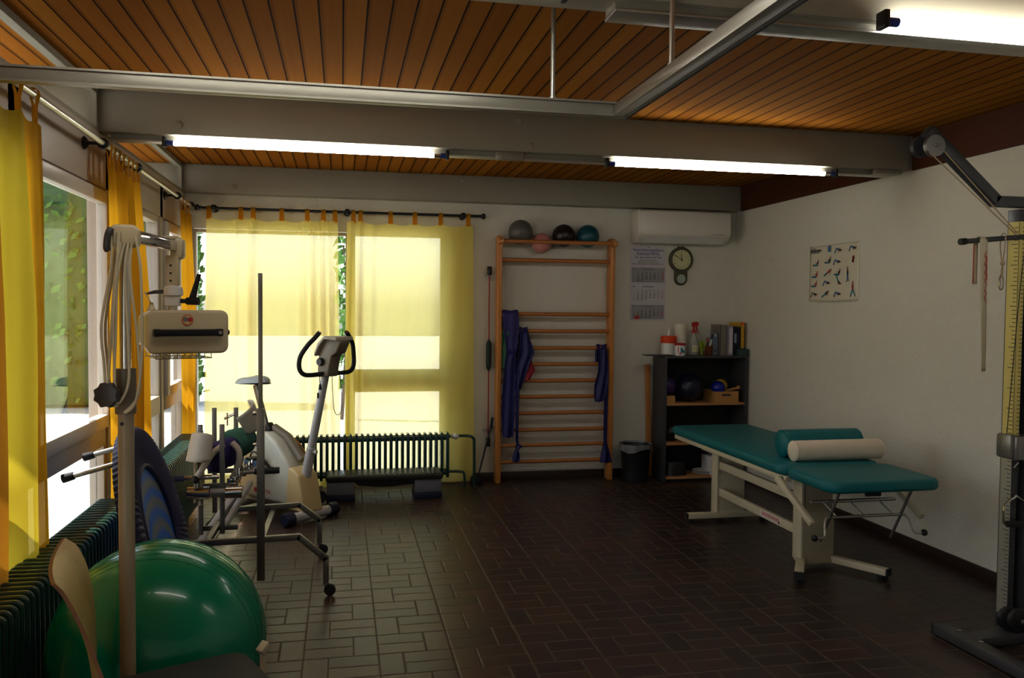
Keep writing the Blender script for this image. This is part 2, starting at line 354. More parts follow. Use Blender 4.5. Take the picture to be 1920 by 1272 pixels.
    def grid(s, fn, nu, nv):
        g = [[s.bm.verts.new(fn(i / nu, j / nv)) for j in range(nv + 1)] for i in range(nu + 1)]
        for i in range(nu):
            for j in range(nv):
                f = s.bm.faces.new((g[i][j], g[i + 1][j], g[i + 1][j + 1], g[i][j + 1])); f.material_index = s.mi
        return s
    def quad(s, a, b, c, d):
        f = s.bm.faces.new([s.bm.verts.new(V(p)) for p in (a, b, c, d)]); f.material_index = s.mi; return s

def wloc(o):
    p = V((0, 0, 0))
    while o is not None: p += o.location; o = o.parent
    return p

def link(name, me, parent=None, origin=None):
    o = bpy.data.objects.new(name, me); COL.objects.link(o)
    o.parent = parent
    return o

def obj(name, b, mats, parent=None, ang=35, solid=0.0, recalc=True):
    bm = b.bm
    if recalc: bmesh.ops.recalc_face_normals(bm, faces=bm.faces[:])
    cs = [v.co for v in bm.verts]
    lo = V([min(c[i] for c in cs) for i in range(3)]); hi = V([max(c[i] for c in cs) for i in range(3)])
    org = V(((lo.x + hi.x) / 2, (lo.y + hi.y) / 2, lo.z))
    for v in bm.verts: v.co -= org
    me = bpy.data.meshes.new(name); bm.to_mesh(me); bm.free()
    for k in (mats if isinstance(mats, (list, tuple)) else [mats]): me.materials.append(M[k] if isinstance(k, str) else k)
    if ang:
        me.polygons.foreach_set('use_smooth', [True] * len(me.polygons)); me.set_sharp_from_angle(angle=math.radians(ang))
    o = link(name, me, parent); o.location = org - wloc(parent)
    if solid:
        md = o.modifiers.new('thickness', 'SOLIDIFY'); md.thickness = solid; md.offset = 0
    return o

def tag(o, label, cat, group=None):
    o['label'] = label; o['category'] = cat
    if group: o['group'] = group
    return o

def thing(name, label, cat, loc, group=None):
    o = bpy.data.objects.new(name, None); COL.objects.link(o); o.location = loc; o.empty_display_size = 0.1
    return tag(o, label, cat, group)

def struct(name, b=None, mats=None, loc=(0, 0, 0), **k):
    if b is None:
        o = bpy.data.objects.new(name, None); COL.objects.link(o); o.location = loc
    else: o = obj(name, b, mats, None, **k)
    o['kind'] = 'structure'; return o

def dup(root, loc, label, group=None):
    r = root.copy(); COL.objects.link(r); r.location = loc; r['label'] = label
    if group: r['group'] = group
    for ch in root.children:
        c = ch.copy(); COL.objects.link(c); c.parent = r
        for g in ch.children:
            d = g.copy(); COL.objects.link(d); d.parent = c
    return r

def text(name, s, size, o, ux, uy, m, parent, align='CENTER', thick=0.0006):
    cu = bpy.data.curves.new('t', 'FONT'); cu.body = s; cu.size = size; cu.align_x = align; cu.extrude = thick; cu.resolution_u = 2
    t = bpy.data.objects.new('t', cu); COL.objects.link(t)
    dg = bpy.context.evaluated_depsgraph_get()
    me = bpy.data.meshes.new_from_object(t.evaluated_get(dg)); bpy.data.objects.remove(t)
    ux, uy = V(ux), V(uy); uz = ux.cross(uy); oo = V(o)
    for v in me.vertices: v.co = ux * v.co.x + uy * v.co.y + uz * v.co.z + oo - wloc(parent)
    me.materials.clear(); me.materials.append(M[m])
    return link(name, me, parent)

def arc(c, r, a0, a1, n, ux=(1, 0, 0), uy=(0, 0, 1)):
    c, ux, uy = V(c), V(ux), V(uy)
    return [c + ux * r * math.cos(a0 + (a1 - a0) * i / n) + uy * r * math.sin(a0 + (a1 - a0) * i / n) for i in range(n + 1)]

def smooth_path(pts, n=6):
    pts = [V(p) for p in pts]; out = []
    P = [pts[0]] + pts + [pts[-1]]
    for i in range(1, len(P) - 2):
        p0, p1, p2, p3 = P[i - 1:i + 3]
        for k in range(n):
            t = k / n
            out.append(0.5 * (2 * p1 + (p2 - p0) * t + (2 * p0 - 5 * p1 + 4 * p2 - p3) * t * t + (3 * p1 - p0 - 3 * p2 + p3) * t ** 3))
    out.append(pts[-1]); return out

# ------------------------------------------------------------------ dimensions
XL, XR, YB, YF, ZC = -1.33, 3.79, 7.5, -2.2, 2.80

# ------------------------------------------------------------------ room shell
b = B(); b.bb((XL - 0.2, YF - 0.1, -0.12), (XR + 0.1, YB + 0.1, 0)); struct('floor', b, 'floor')
b = B(); b.bb((-2.18, YF - 0.1, ZC), (XR + 0.1, 8.5, ZC + 0.12)); struct('ceiling', b, 'ceil')
b = B(); b.bb((XR, YF, 0), (XR + 0.12, YB + 0.12, ZC)); struct('wall_right', b, 'wall')
b = B(); b.bb((XL - 0.1, YF - 0.12, 0), (XR, YF, ZC)); struct('wall_front', b, 'wall')
# back wall with two openings
OL, OR_ = (-1.26, 0.062), (0.082, 0.92)
b = B()
b.bb((OR_[1], YB, 0), (XR, YB + 0.12, ZC)); b.bb((XL - 0.1, YB, 2.28), (OR_[1], YB + 0.12, ZC))
b.bb((XL - 0.1, YB, 0), (OR_[1], YB + 0.12, 0.09)); b.bb((XL - 0.1, YB, 0.09), (OL[0], YB + 0.12, 2.28)); b.bb((OL[1], YB, 0.09), (OR_[0], YB + 0.12, 2.28))
struct('wall_back', b, 'wall')
# left wall: timber posts, lintel, sill
b = B()
posts = [(YF, -1.9), (2.2, 2.3), (3.72, 3.86), (5.13, 5.26), (6.58, 6.66), (7.44, 7.6)]
for a, c in posts: b.bb((XL - 0.1, a, 0), (XL, c, 2.53))
b.bb((XL - 0.1, YF, 2.27), (XL, 7.6, 2.53)); b.bb((XL - 0.1, YF, 0), (XL, 7.6, 0.09)); b.bb((XL - 0.13, YF, 2.53), (XL + 0.02, 7.6, 2.555))
struct('wall_left', b, 'frame')
# skirting
b = B(); b.bb((XR - 0.012, YF, 0), (XR, YB, 0.075), 0.002)
struct('baseboard_right', b, 'base')
b = B(); b.bb((OR_[1] + 0.25, YB - 0.012, 0), (XR - 0.012, YB, 0.075), 0.002); struct('baseboard_back', b, 'base')
# dark wooden frieze over the right wall
b = B()
for y0, y1 in ((-2.1, 2.42), (2.58, 4.93), (5.07, 7.36)): b.bb((XR - 0.02, y0, 2.565), (XR, y1, ZC))
struct('trim_1', b, 'frieze')
# painted beams running across the room and out under the eaves
def beam(n, y0, y1):
    b = B(); b.bb((-2.15, y0, 2.565), (XR - 0.021, y1, ZC), 0.006); return struct(n, b, 'beam')
for n, y0, y1 in (('ceiling_beam', 4.94, 5.06), ('ceiling_beam.001', 7.37, 7.5), ('ceiling_beam.002', 2.44, 2.57), ('ceiling_beam.003', -0.06, 0.06)):
    o = beam(n, y0, y1)
    for px, pz in ((1.13, 2.60), (1.06, 2.75), (-0.9, 2.62)) if n != 'ceiling_beam.003' else ():
        q = B(); q.lathe([(0.022, 0), (0.022, 0.004), (0.015, 0.007), (0.004, 0.008)], (px, y0, pz), (0, -1, 0), 18); obj('bolt_cap', q, 'beam', o)
# clerestory glazing between lintel and ceiling
for n, (y0, y1) in enumerate(((-2.1, 2.44), (2.57, 4.94), (5.06, 7.37))):
    w = struct('window_%d' % (5 + n), loc=(XL - 0.02, y0, 2.555))
    b = B(); x0, x1 = XL - 0.03, XL + 0.015
    b.bb((x0, y0, 2.555), (x1, y0 + 0.035, ZC)); b.bb((x0, y1 - 0.035, 2.555), (x1, y1, ZC)); b.bb((x0, y0 + 0.035, 2.765), (x1, y1 - 0.035, ZC)); b.bb((x0, y0 + 0.035, 2.555), (x1, y1 - 0.035, 2.58))
    obj('frame', b, 'beam', w)
    b = B(); b.bb((XL - 0.012, y0 + 0.03, 2.575), (XL - 0.006, y1 - 0.03, 2.77)); obj('pane', b, 'glass', w)
# big glazed bays on the left and back
def bay(name, o, u, n, L, split, z0=0.09, z1=2.27, sash=True, fm='frame', t=0.05):
    """o: corner at the floor on the inner wall face, u: along the wall, n: inwards"""
    o, u, n = V(o), V(u), V(n); w = struct(name, loc=o)
    def bx(b, a0, a1, d0, d1, za, zb, bev=0.004):
        p = o + u * a0 + n * d0; q = o + u * a1 + n * d1
        b.bb((min(p.x, q.x), min(p.y, q.y), za), (max(p.x, q.x), max(p.y, q.y), zb), bev)
    f = B()
    bx(f, 0, t, -0.09, -0.01, z0, z1); bx(f, L - t, L, -0.09, -0.01, z0, z1); bx(f, t, L - t, -0.09, -0.01, z1 - t, z1); bx(f, t, L - t, -0.09, -0.01, z0, z0 + t)
    if split: bx(f, t, L - t, -0.095, 0.0, split[0], split[1])
    obj('frame', f, fm, w)
    if split:
        g = B(); bx(g, t, L - t, -0.055, -0.049, z0 + t, split[0], 0); obj('lower_pane', g, 'glass', w)
        zs = split[1]
        if sash:
            s_ = B(); k = 0.075
            bx(s_, 0.02, 0.02 + k, -0.03, 0.03, zs - 0.02, z1 - 0.02, 0.01); bx(s_, L - 0.02 - k, L - 0.02, -0.03, 0.03, zs - 0.02, z1 - 0.02, 0.01)
            bx(s_, 0.02 + k, L - 0.02 - k, -0.03, 0.03, z1 - 0.02 - k, z1 - 0.02, 0.01); bx(s_, 0.02 + k, L - 0.02 - k, -0.03, 0.03, zs - 0.02, zs - 0.02 + k, 0.01)
            so = obj('sash', s_, 'sash', w)
            g = B(); bx(g, 0.02 + k, L - 0.02 - k, -0.004, 0.004, zs - 0.02 + k, z1 - 0.02 - k, 0); obj('upper_pane', g, 'glass', so)
            h = B(); a = 0.02 + k / 2; bx(h, a - 0.012, a + 0.012, 0.03, 0.042, 1.55, 1.62, 0.004); bx(h, a - 0.008, a + 0.008, 0.042, 0.058, 1.50, 1.615, 0.006); obj('handle', h, 'alu', so)
        else:
            g = B(); bx(g, t, L - t, -0.055, -0.049, zs, z1 - t, 0); obj('upper_pane', g, 'glass', w)
    else:
        g = B(); bx(g, t, L - t, -0.055, -0.049, z0 + t, z1 - t, 0); obj('pane', g, 'glass', w)
    return w
bay('window_1', (XL, 3.86, 0), (0, 1, 0), (1, 0, 0), 1.27, (0.80, 0.93))
bay('window_2', (XL, 5.26, 0), (0, 1, 0), (1, 0, 0), 1.32, (0.80, 0.93), sash=False)
bay('window_3', (XL, 6.66, 0), (0, 1, 0), (1, 0, 0), 0.78, (0.80, 0.93))
bay('window_4', (XL, 2.3, 0), (0, 1, 0), (1, 0, 0), 1.42, (0.80, 0.93), sash=False)
bay('window_10', (XL, -1.9, 0), (0, 1, 0), (1, 0, 0), 4.1, (0.80, 0.93), sash=False)  # unseen bay, added to bring more light onto the back and right walls
bay('window_8', (OL[0], YB, 0), (1, 0, 0), (0, -1, 0), OL[1] - OL[0], None, t=0.03)
bay('window_9', (OR_[0], YB, 0), (1, 0, 0), (0, -1, 0), OR_[1] - OR_[0], (0.84, 1.04), z1=2.28, sash=False, t=0.035)

# ------------------------------------------------------------------ outside
b = B(); b.bb((-40, -30, -0.40), (40, 50, -0.15)); struct('ground', b, 'ground')
def tree(name, label, x, y, h, r, seed, lm='leaf', n=900, trunk=0.12, zlow=0.3):
    rnd = random.Random(seed); t = thing(name, label, 'tree' if 'tree' in name else 'shrub', (x, y, -0.15), None)
    b = B(); b.tube([(x, y, -0.15), (x + 0.1, y, h * 0.4), (x, y + 0.05, h * 0.8)], [trunk, trunk * 0.7, trunk * 0.3], 8); obj('trunk', b, 'bark', t)
    b = B()
    for i in range(n):
        a = rnd.uniform(0, 2 * PI); z = rnd.uniform(zlow, 1); rr = r * math.sqrt(rnd.random()) * math.sqrt(max(0.03, 1 - (2 * (z - zlow) / (1 - zlow) - 1) ** 2))
        c = V((x + rr * math.cos(a), y + rr * math.sin(a), z * h)); d = V((rnd.gauss(0, 1), rnd.gauss(0, 1), rnd.gauss(0, 1))).normalized()
        e = d.orthogonal().normalized(); f = d.cross(e); s_ = rnd.uniform(0.05, 0.13)
        b.quad(c - e * s_, c - f * s_ * 0.5, c + e * s_, c + f * s_ * 0.5)
    obj('foliage', b, lm, t, ang=0, recalc=False)
tree('garden_tree', 'thin leafy sapling outside, seen in the gap between the two back curtains', 0.0, 13.0, 3.6, 0.10, 1, n=150, trunk=0.03, zlow=0.1)
rh = random.Random(9); t = thing('garden_hedge', 'tall shaded hedge outside the left windows beyond the sunny paving', 'hedge', (-7.5, 15.4, -0.15))
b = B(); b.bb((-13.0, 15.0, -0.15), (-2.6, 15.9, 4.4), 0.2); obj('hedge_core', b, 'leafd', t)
b = B()
for i in range(4200):
    c = V((rh.uniform(-13, -2.5), 14.98 + rh.gauss(0, 0.06), rh.uniform(-0.1, 4.4))) if i % 4 else V((-2.6 + rh.gauss(0, 0.06), rh.uniform(15, 15.9), rh.uniform(-0.1, 4.4)))
    d = V((rh.gauss(0, 1), rh.gauss(-0.6, 1), rh.gauss(0, 1))).normalized(); e = d.orthogonal().normalized(); f_ = d.cross(e); q = rh.uniform(0.05, 0.12)
    b.quad(c - e * q, c - f_ * q * 0.55, c + e * q, c + f_ * q * 0.55)
obj('leaves', b, 'leaf', t, ang=0, recalc=False)

# ------------------------------------------------------------------ curtains
def ribs(folds, u):
    return sum(a * math.exp(-((u - c) / w) ** 2) for c, w, a in folds)
def curtain(name, label, group, A, Bp, n, zt, zb, folds, tabs, rod_z, rod_n, m='curt', nu=130, sag=0.03, edge=None, tabw=0.042, flare=0.0):
    """A,Bp: top start/end (x,y) ; n: direction into the room"""
    A, Bp, n = V((A[0], A[1], 0)), V((Bp[0], Bp[1], 0)), V((n[0], n[1], 0)); L = (Bp - A).length; u = (Bp - A) / L
    t = thing(name, label, 'curtain', (A + Bp) / 2 + V((0, 0, zb)), group)
    ts = sorted(tabs)
    def ztop(s):
        k = [abs(s - q) for q in ts]; i = min(k)
        for q0, q1 in zip(ts, ts[1:]):
            if q0 <= s <= q1:
                f = (s - q0) / (q1 - q0); return zt - sag * min(1, (q1 - q0) / 0.2) * 4 * f * (1 - f)
        return zt - i * 0.25
    def fn(p, q):
        s = p * L; zz = ztop(s); z = zz + (zb - zz) * q
        k = 0.35 + 0.65 * min(1, q * 3.0)
        off = ribs(folds, s) * k + 0.004 * math.sin(s * 37 + q * 5) + 0.003 * math.sin(q * 11 + s * 9)
        side = flare * q * (p - 0.5)
        return A + u * (s + side) + n * off + V((0, 0, z))
    b = B(); b.grid(fn, nu, 26)
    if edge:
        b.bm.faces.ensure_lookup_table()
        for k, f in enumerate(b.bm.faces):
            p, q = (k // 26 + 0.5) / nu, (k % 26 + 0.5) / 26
            f.material_index = 1 if p > edge[0] else (2 if p < edge[1] + 0.06 * (q - 0.35) else 0)  # layered-light tint on the far edge, painted fold shade on the near strip
    obj('fabric', b, [m, 'curtLayer', 'curtShade'] if edge else m, t, ang=60)
    rp = n * rod_n
    for s in ts:
        b = B(); base = A + u * s
        fz = 0.035 * ribs(folds, s) / 0.05 if False else 0
        path = [(0.004, zt - 0.02), (0.006, zt + (rod_z - zt) * 0.5), (rod_n + 0.017, rod_z - 0.005), (rod_n + 0.012, rod_z + 0.014), (rod_n, rod_z + 0.019), (rod_n - 0.013, rod_z + 0.013), (rod_n - 0.017, rod_z - 0.005), (-0.006, zt + (rod_z - zt) * 0.5), (-0.004, zt - 0.02)]
        def g(p, q):
            i = min(int(q * (len(path) - 1)), len(path) - 2); f = q * (len(path) - 1) - i
            d = path[i][0] * (1 - f) + path[i + 1][0] * f; z = path[i][1] * (1 - f) + path[i + 1][1] * f
            wv = tabw * (1 - 0.12 * math.sin(PI * q))
            return base + u * ((p - 0.5) * wv) + n * d + V((0, 0, z))
        b.grid(g, 3, 16); obj('tab', b, 'tab', t, ang=60)
    return t
YC = 7.40
G = 'curtains at the back windows'
X1 = [-1.108, -0.848, -0.747, -0.51, -0.295, -0.158, -0.06]
curtain('curtain', 'sheer yellow curtain on the back rod behind the bike seat, left of the gap', G, (-1.13, YC), (-0.035, YC), (0, -1), 2.365, 0.02,
        [(0.24, 0.02, 0.03), (0.31, 0.05, 0.015), (0.37, 0.022, 0.07), (0.42, 0.02, -0.02), (0.80, 0.025, 0.05), (0.885, 0.02, 0.09), (0.93, 0.014, -0.015), (0.965, 0.018, 0.085), (1.01, 0.012, -0.01), (1.04, 0.018, 0.07), (0.62, 0.08, 0.012)],
        [x + 1.13 for x in X1], 2.437, 0.0, m='curtB', flare=0.06)
X2 = [0.10, 0.16, 0.423, 0.638, 0.87, 1.12]
curtain('curtain', 'flat yellow curtain on the back rod right of the gap, next to the wall bars', G, (0.042, YC), (1.165, YC), (0, -1), 2.365, 0.02,
        [(0.035, 0.018, 0.07), (0.075, 0.014, -0.015), (0.115, 0.018, 0.075), (0.16, 0.015, -0.01), (0.22, 0.03, 0.02), (0.5, 0.1, 0.008), (0.9, 0.1, 0.012)],
        [x - 0.042 for x in X2], 2.440, 0.0, m='curtB', flare=0.05)
b = B(); b.cyl((-1.17, YC, 2.437), (1.235, YC, 2.44), 0.0125); r = thing('curtain_rod', 'black curtain rod with ball ends across the back windows', 'curtain rod', (0, YC, 2.44)); obj('pole', b, 'black', r)
for x in (-1.185, 1.25):
    b = B(); b.lathe([(0.013, -0.02), (0.013, 0), (0.024, 0.006), (0.028, 0.02), (0.02, 0.034), (0.006, 0.04)], (x + (0.0 if x < 0 else -0.01), YC, 2.44), (1 if x > 0 else -1, 0, 0), 18); obj('finial', b, 'black', r)
for x in (-1.07, 0.045, 1.075):
    b = B(); b.cyl((x, YC + 0.012, 2.44), (x, YB, 2.44), 0.009); b.lathe([(0.03, 0), (0.03, 0.006), (0.02, 0.014)], (x, YB, 2.44), (0, -1, 0), 18); b.lathe([(0.018, -0.02), (0.027, -0.013), (0.027, 0.013), (0.018, 0.02)], (x, YC, 2.44), (1, 0, 0), 18); obj('bracket', b, 'black', r)
G = 'curtains along the left windows'
XC = -1.235
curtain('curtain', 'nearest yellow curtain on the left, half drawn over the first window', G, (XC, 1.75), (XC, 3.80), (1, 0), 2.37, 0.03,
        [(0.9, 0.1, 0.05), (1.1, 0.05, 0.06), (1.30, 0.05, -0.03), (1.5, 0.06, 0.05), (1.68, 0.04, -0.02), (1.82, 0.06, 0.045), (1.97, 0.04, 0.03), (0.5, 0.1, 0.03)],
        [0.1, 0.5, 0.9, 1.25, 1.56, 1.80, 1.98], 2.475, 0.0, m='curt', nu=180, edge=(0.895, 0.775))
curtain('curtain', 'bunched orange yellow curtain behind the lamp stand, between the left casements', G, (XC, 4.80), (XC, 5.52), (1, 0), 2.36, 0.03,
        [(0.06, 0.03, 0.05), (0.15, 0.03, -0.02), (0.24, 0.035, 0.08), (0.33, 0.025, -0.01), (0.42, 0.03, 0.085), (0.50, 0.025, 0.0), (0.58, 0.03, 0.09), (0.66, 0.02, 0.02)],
        [0.03, 0.10, 0.2, 0.29, 0.40, 0.5, 0.59, 0.68], 2.465, 0.0, m='curtLayer', nu=150)
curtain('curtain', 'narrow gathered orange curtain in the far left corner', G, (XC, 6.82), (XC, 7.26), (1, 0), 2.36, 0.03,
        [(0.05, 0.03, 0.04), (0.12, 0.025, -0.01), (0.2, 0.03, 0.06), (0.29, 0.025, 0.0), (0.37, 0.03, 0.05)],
        [0.06, 0.2, 0.36], 2.443, 0.0, m='curtLayer', nu=90)
b = B(); b.cyl((XC, 1.6, 2.477), (XC, 7.27, 2.443), 0.0145); r = thing('curtain_rod', 'silver curtain rod running along the left windows', 'curtain rod', (XC, 4.5, 2.46)); obj('pole', b, 'alu', r)
for y, z in ((4.72, 2.458), (5.46, 2.454), (6.72, 2.447), (1.72, 2.476)):
    b = B(); b.cyl((XC - 0.012, y, z), (XL, y, z), 0.009); b.lathe([(0.035, 0), (0.035, 0.008), (0.02, 0.02)], (XL, y, z), (1, 0, 0), 18); b.lathe([(0.02, -0.02), (0.029, -0.012), (0.029, 0.012), (0.02, 0.02)], (XC, y, z), (0, 1, 0), 18); obj('bracket', b, 'black', r)
b = B(); b.lathe([(0.015, -0.01), (0.03, 0.01), (0.032, 0.025), (0.02, 0.04)], (XC, 7.27, 2.443), (0, 1, 0), 18); obj('finial', b, 'black', r)

# ------------------------------------------------------------------ fluorescent lamps under the beams
def lamp(label, x0, x1, y, z, big=False):
    t = thing('fluorescent_lamp', label, 'lamp', ((x0 + x1) / 2, y, z), 'fluorescent tubes under the beams')
    b = B(); b.cyl((x0 + 0.06, y, z), (x1 - 0.09, y, z), 0.014, n=16); obj('tube', b, 'tube', t)
    b = B(); b.cyl((x0 + 0.02, y, z), (x0 + 0.06, y, z), 0.0145); obj('tube_end', b, 'blue', t)
    b = B(); b.cyl((x1 - 0.09, y, z), (x1 - 0.05, y, z), 0.0135); obj('tube_end', b, 'chrome', t)
    b = B(); b.cyl((x1 - 0.05, y, z), (x1 - 0.018, y, z), 0.0145); obj('tube_end', b, 'blue', t)
    for x in (x0, x1 - 0.018):
        b = B(); b.bb((x, y - 0.02, z - 0.022), (x + 0.018, y + 0.0299, z + 0.034), 0.003); obj('socket', b, 'black', t)
lamp('lit fluorescent tube under the middle beam, on the window side', -0.99, 0.63, 4.965, 2.522)
lamp('lit fluorescent tube under the middle beam, towards the wall poster', 1.62, 3.23, 4.965, 2.522)
lamp('lit fluorescent tube at the top right corner, under the nearest beam', 1.71, 3.32, 2.40, 2.55)
lamp('lit fluorescent tube at the top edge, under the nearest beam on the window side', -0.95, 0.66, 2.40, 2.55)
def channel(label, x0, x1, y0, y1, zb=2.502):
    t = thing('lighting_channel', label, 'lamp channel', ((x0 + x1) / 2, (y0 + y1) / 2, 2.5))
    b = B(); b.bb((x0, y0, zb), (x1, y1, 2.565)); obj('channel', b, 'railp', t)
    b = B(); b.bb((x0, y0 - 0.004, zb - 0.01), (x1, y1 + 0.012, zb), 0.002); obj('lip', b, 'alu', t); return t
channel('grey lighting channel under the middle beam', -1.27, 3.66, 4.996, 5.055, 2.54)
channel('aluminium lighting channel under the nearest beam, starting near the hanging rods', 0.83, 3.7, 2.47, 2.565, 2.546)
b = B(); b.bb((0.92, 4.952, 2.515), (1.09, 4.995, 2.565), 0.004)
tag(obj('junction_box', b, 'railp'), 'small grey junction box under the middle beam between the two tubes', 'junction box')
b = B(); b.bb((3.5, 4.93, 2.535), (3.70, 4.999, 2.565), 0.004); tag(obj('mounting_block', b, 'railp'), 'small grey block under the right end of the middle beam', 'block')

# ------------------------------------------------------------------ sling rail hanging from rods
r = thing('sling_rail', 'grey L-shaped overhead rail hanging from two thin rods', 'rail', (1.0, 2.9, 2.31))
b = B(); b.bb((-1.30, 2.885, 2.312), (1.03, 2.925, 2.362), 0.004); b.bb((-1.30, 2.877, 2.311), (1.03, 2.885, 2.318)); b.bb((-1.30, 2.877, 2.356), (1.03, 2.885, 2.363)); obj('cross_rail', b, 'railp', r)
b = B(); b.bb((0.965, -0.8, 2.312), (1.012, 2.884, 2.352), 0.003); obj('long_rail', b, 'alu', r)
b = B(); b.bb((1.012, -0.8, 2.305), (1.022, 2.884, 2.355)); obj('rail_flange', b, 'dsteel', r)
for x, y in ((0.744, 2.905), (1.0, 2.425), (0.99, 0.4)):
    b = B(); b.cyl((x, y, 2.35), (x, y, ZC), 0.0085); b.cyl((x, y, 2.352), (x, y, 2.372), 0.013); b.lathe([(0.03, 0), (0.03, 0.004), (0.012, 0.012)], (x, y, ZC), (0, 0, -1)); obj('hanging_rod', b, 'alu', r)

# ------------------------------------------------------------------ radiators
def radiator(label, o, along, depth_dir, n, pitch, z0, z1, dep, thick, valve_end=None):
    o, a, d = V(o), V(along), V(depth_dir)
    t = thing('radiator', label, 'radiator', (o.x, o.y, 0))
    w = dep / 2; bm_ = B()
    def sect():
        b = B()
        poly = []
        R = 0.03
        for cx, cz, a0 in ((w - R, z1 - R, 0), (-w + R, z1 - R, PI / 2), (-w + R, z0 + R, PI), (w - R, z0 + R, 1.5 * PI)):
            for k in range(5): poly.append((cx + R * math.cos(a0 + k * PI / 8), cz + R * math.sin(a0 + k * PI / 8)))
        b.prism(poly, o - a * thick / 2, d, (0, 0, 1), a, thick, 0.007)
        return b
    first = obj('section', sect(), 'rad', t)
    for i in range(1, n):
        c = first.copy(); COL.objects.link(c); c.location = first.location + a * pitch * i
    b = B()
    for z in (z0 + 0.045, z1 - 0.045):
        for q in (-w * 0.55, w * 0.55): b.cyl(o + d * q + V((0, 0, z)), o + d * q + a * pitch * (n - 1) + V((0, 0, z)), 0.021, n=12)
    obj('header', b, 'rad', t)
    for k in (0.15, 0.85):
        p = o + a * pitch * (n - 1) * k; b = B(); b.bb((p.x - 0.02, p.y - 0.02, 0), (p.x + 0.02, p.y + 0.02, z0 + 0.05)); obj('foot', b, 'rad', t)
    return t
radiator('long dark green ribbed radiator behind the green ball and chair', (-1.15, 2.0, 0), (0, 1, 0), (1, 0, 0), 53, 0.049, 0.09, 0.605, 0.19, 0.024)
radiator('dark green ribbed radiator in the left corner, behind the wheeled trolley', (-1.15, 4.95, 0), (0, 1, 0), (1, 0, 0), 38, 0.049, 0.09, 0.605, 0.19, 0.024)
t = radiator('dark green ribbed radiator standing under the back windows', (-0.62, 7.25, 0), (1, 0, 0), (0, 1, 0), 32, 0.0497, 0.10, 0.50, 0.13, 0.025)
b = B(); b.tube(smooth_path([(0.93, 7.25, 0.462), (1.10, 7.25, 0.462), (1.155, 7.25, 0.44), (1.165, 7.25, 0.38), (1.168, 7.25, 0.0)]), 0.013); obj('flow_pipe', b, 'rad', t)
b = B(); b.tube(smooth_path([(0.93, 7.25, 0.145), (1.03, 7.25, 0.142), (1.075, 7.25, 0.12), (1.08, 7.25, 0.0)]), 0.012); obj('return_pipe', b, 'rad', t)
b = B(); b.lathe([(0.014, 0), (0.026, 0.004), (0.028, 0.03), (0.02, 0.05), (0.008, 0.054)], (0.985, 7.25, 0.462), (0.4, -1, 0.1), 18); b.cyl((0.95, 7.25, 0.462), (1.02, 7.25, 0.462), 0.019); obj('valve', b, 'white', t)

# ------------------------------------------------------------------ wall bars with balls and bands
t = thing('stall_bars', 'tall orange beech wall bars fixed to the back wall', 'wall bars', (1.94, 7.40, 0))
PX = (1.405, 2.478)
for x in PX:
    b = B(); prof = [(7.335, 0), (7.455, 0), (7.455, 2.255), (7.42, 2.268), (7.36, 2.268), (7.335, 2.25)]
    b.prism(prof, (x - 0.022, 0, 0), (0, 1, 0), (0, 0, 1), (1, 0, 0), 0.044, 0.006)
    b.bb((x - 0.02, 7.26, 2.19), (x + 0.02, 7.34, 2.235), 0.005)
    obj('post', b, 'oak', t)
RZ = [2.214, 2.05, 1.556, 1.399, 1.243, 1.093, 0.940, 0.791, 0.640, 0.484, 0.343, 0.190]
RY = [7.29] + [7.372] * 11
for z, y in zip(RZ, RY):
    b = B(); b.tube([(PX[0] - 0.01, y, z), (1.6, y, z), (2.3, y, z), (PX[1] + 0.01, y, z)], 0.0185, 12); obj('rung', b, 'rung', t)
for x, s in ((PX[0], -1), (PX[1], 1)):
    for z in (1.90, 0.50):
        b = B(); b.bb((x + s * 0.022, 7.44, z - 0.015), (x + s * 0.026, YB, z + 0.015)); b.bb((x + s * 0.022, YB - 0.004, z - 0.015), (x + s * 0.05, YB, z + 0.015)); obj('bracket', b, 'alu', t)
def ball(name, label, c, r, m, cat='ball', group=None, valve=None):
    b = B(); b.sph(c, r, 40)
    o = obj(name, b, m, None, ang=180); tag(o, label, cat, group)
    if valve is not None:
        d = V(valve).normalized(); q = B(); q.lathe([(0.014, -0.003), (0.014, 0.002), (0.006, 0.003)], V(c) + d * r, d, n=14); obj('valve', q, m, o)
    return o
G = 'small balls on top of the wall bars'
ball('exercise_ball', 'grey ball at the left on top of the wall bars', (1.602, 7.384, 2.305), 0.113, 'ballgrey', group=G, valve=(-0.6, -0.7, 0.2))
ball('exercise_ball', 'pink ball sunk between the wall and the top rung of the wall bars', (1.807, 7.403, 2.212), 0.093, 'pink', group=G)
ball('exercise_ball', 'brownish black ball on top of the wall bars', (2.012, 7.388, 2.285), 0.105, 'ballblk', group=G)
ball('exercise_ball', 'teal ball at the right end on top of the wall bars', (2.245, 7.388, 2.285), 0.106, 'ballteal', group=G, valve=(0.2, -0.5, 0.8))

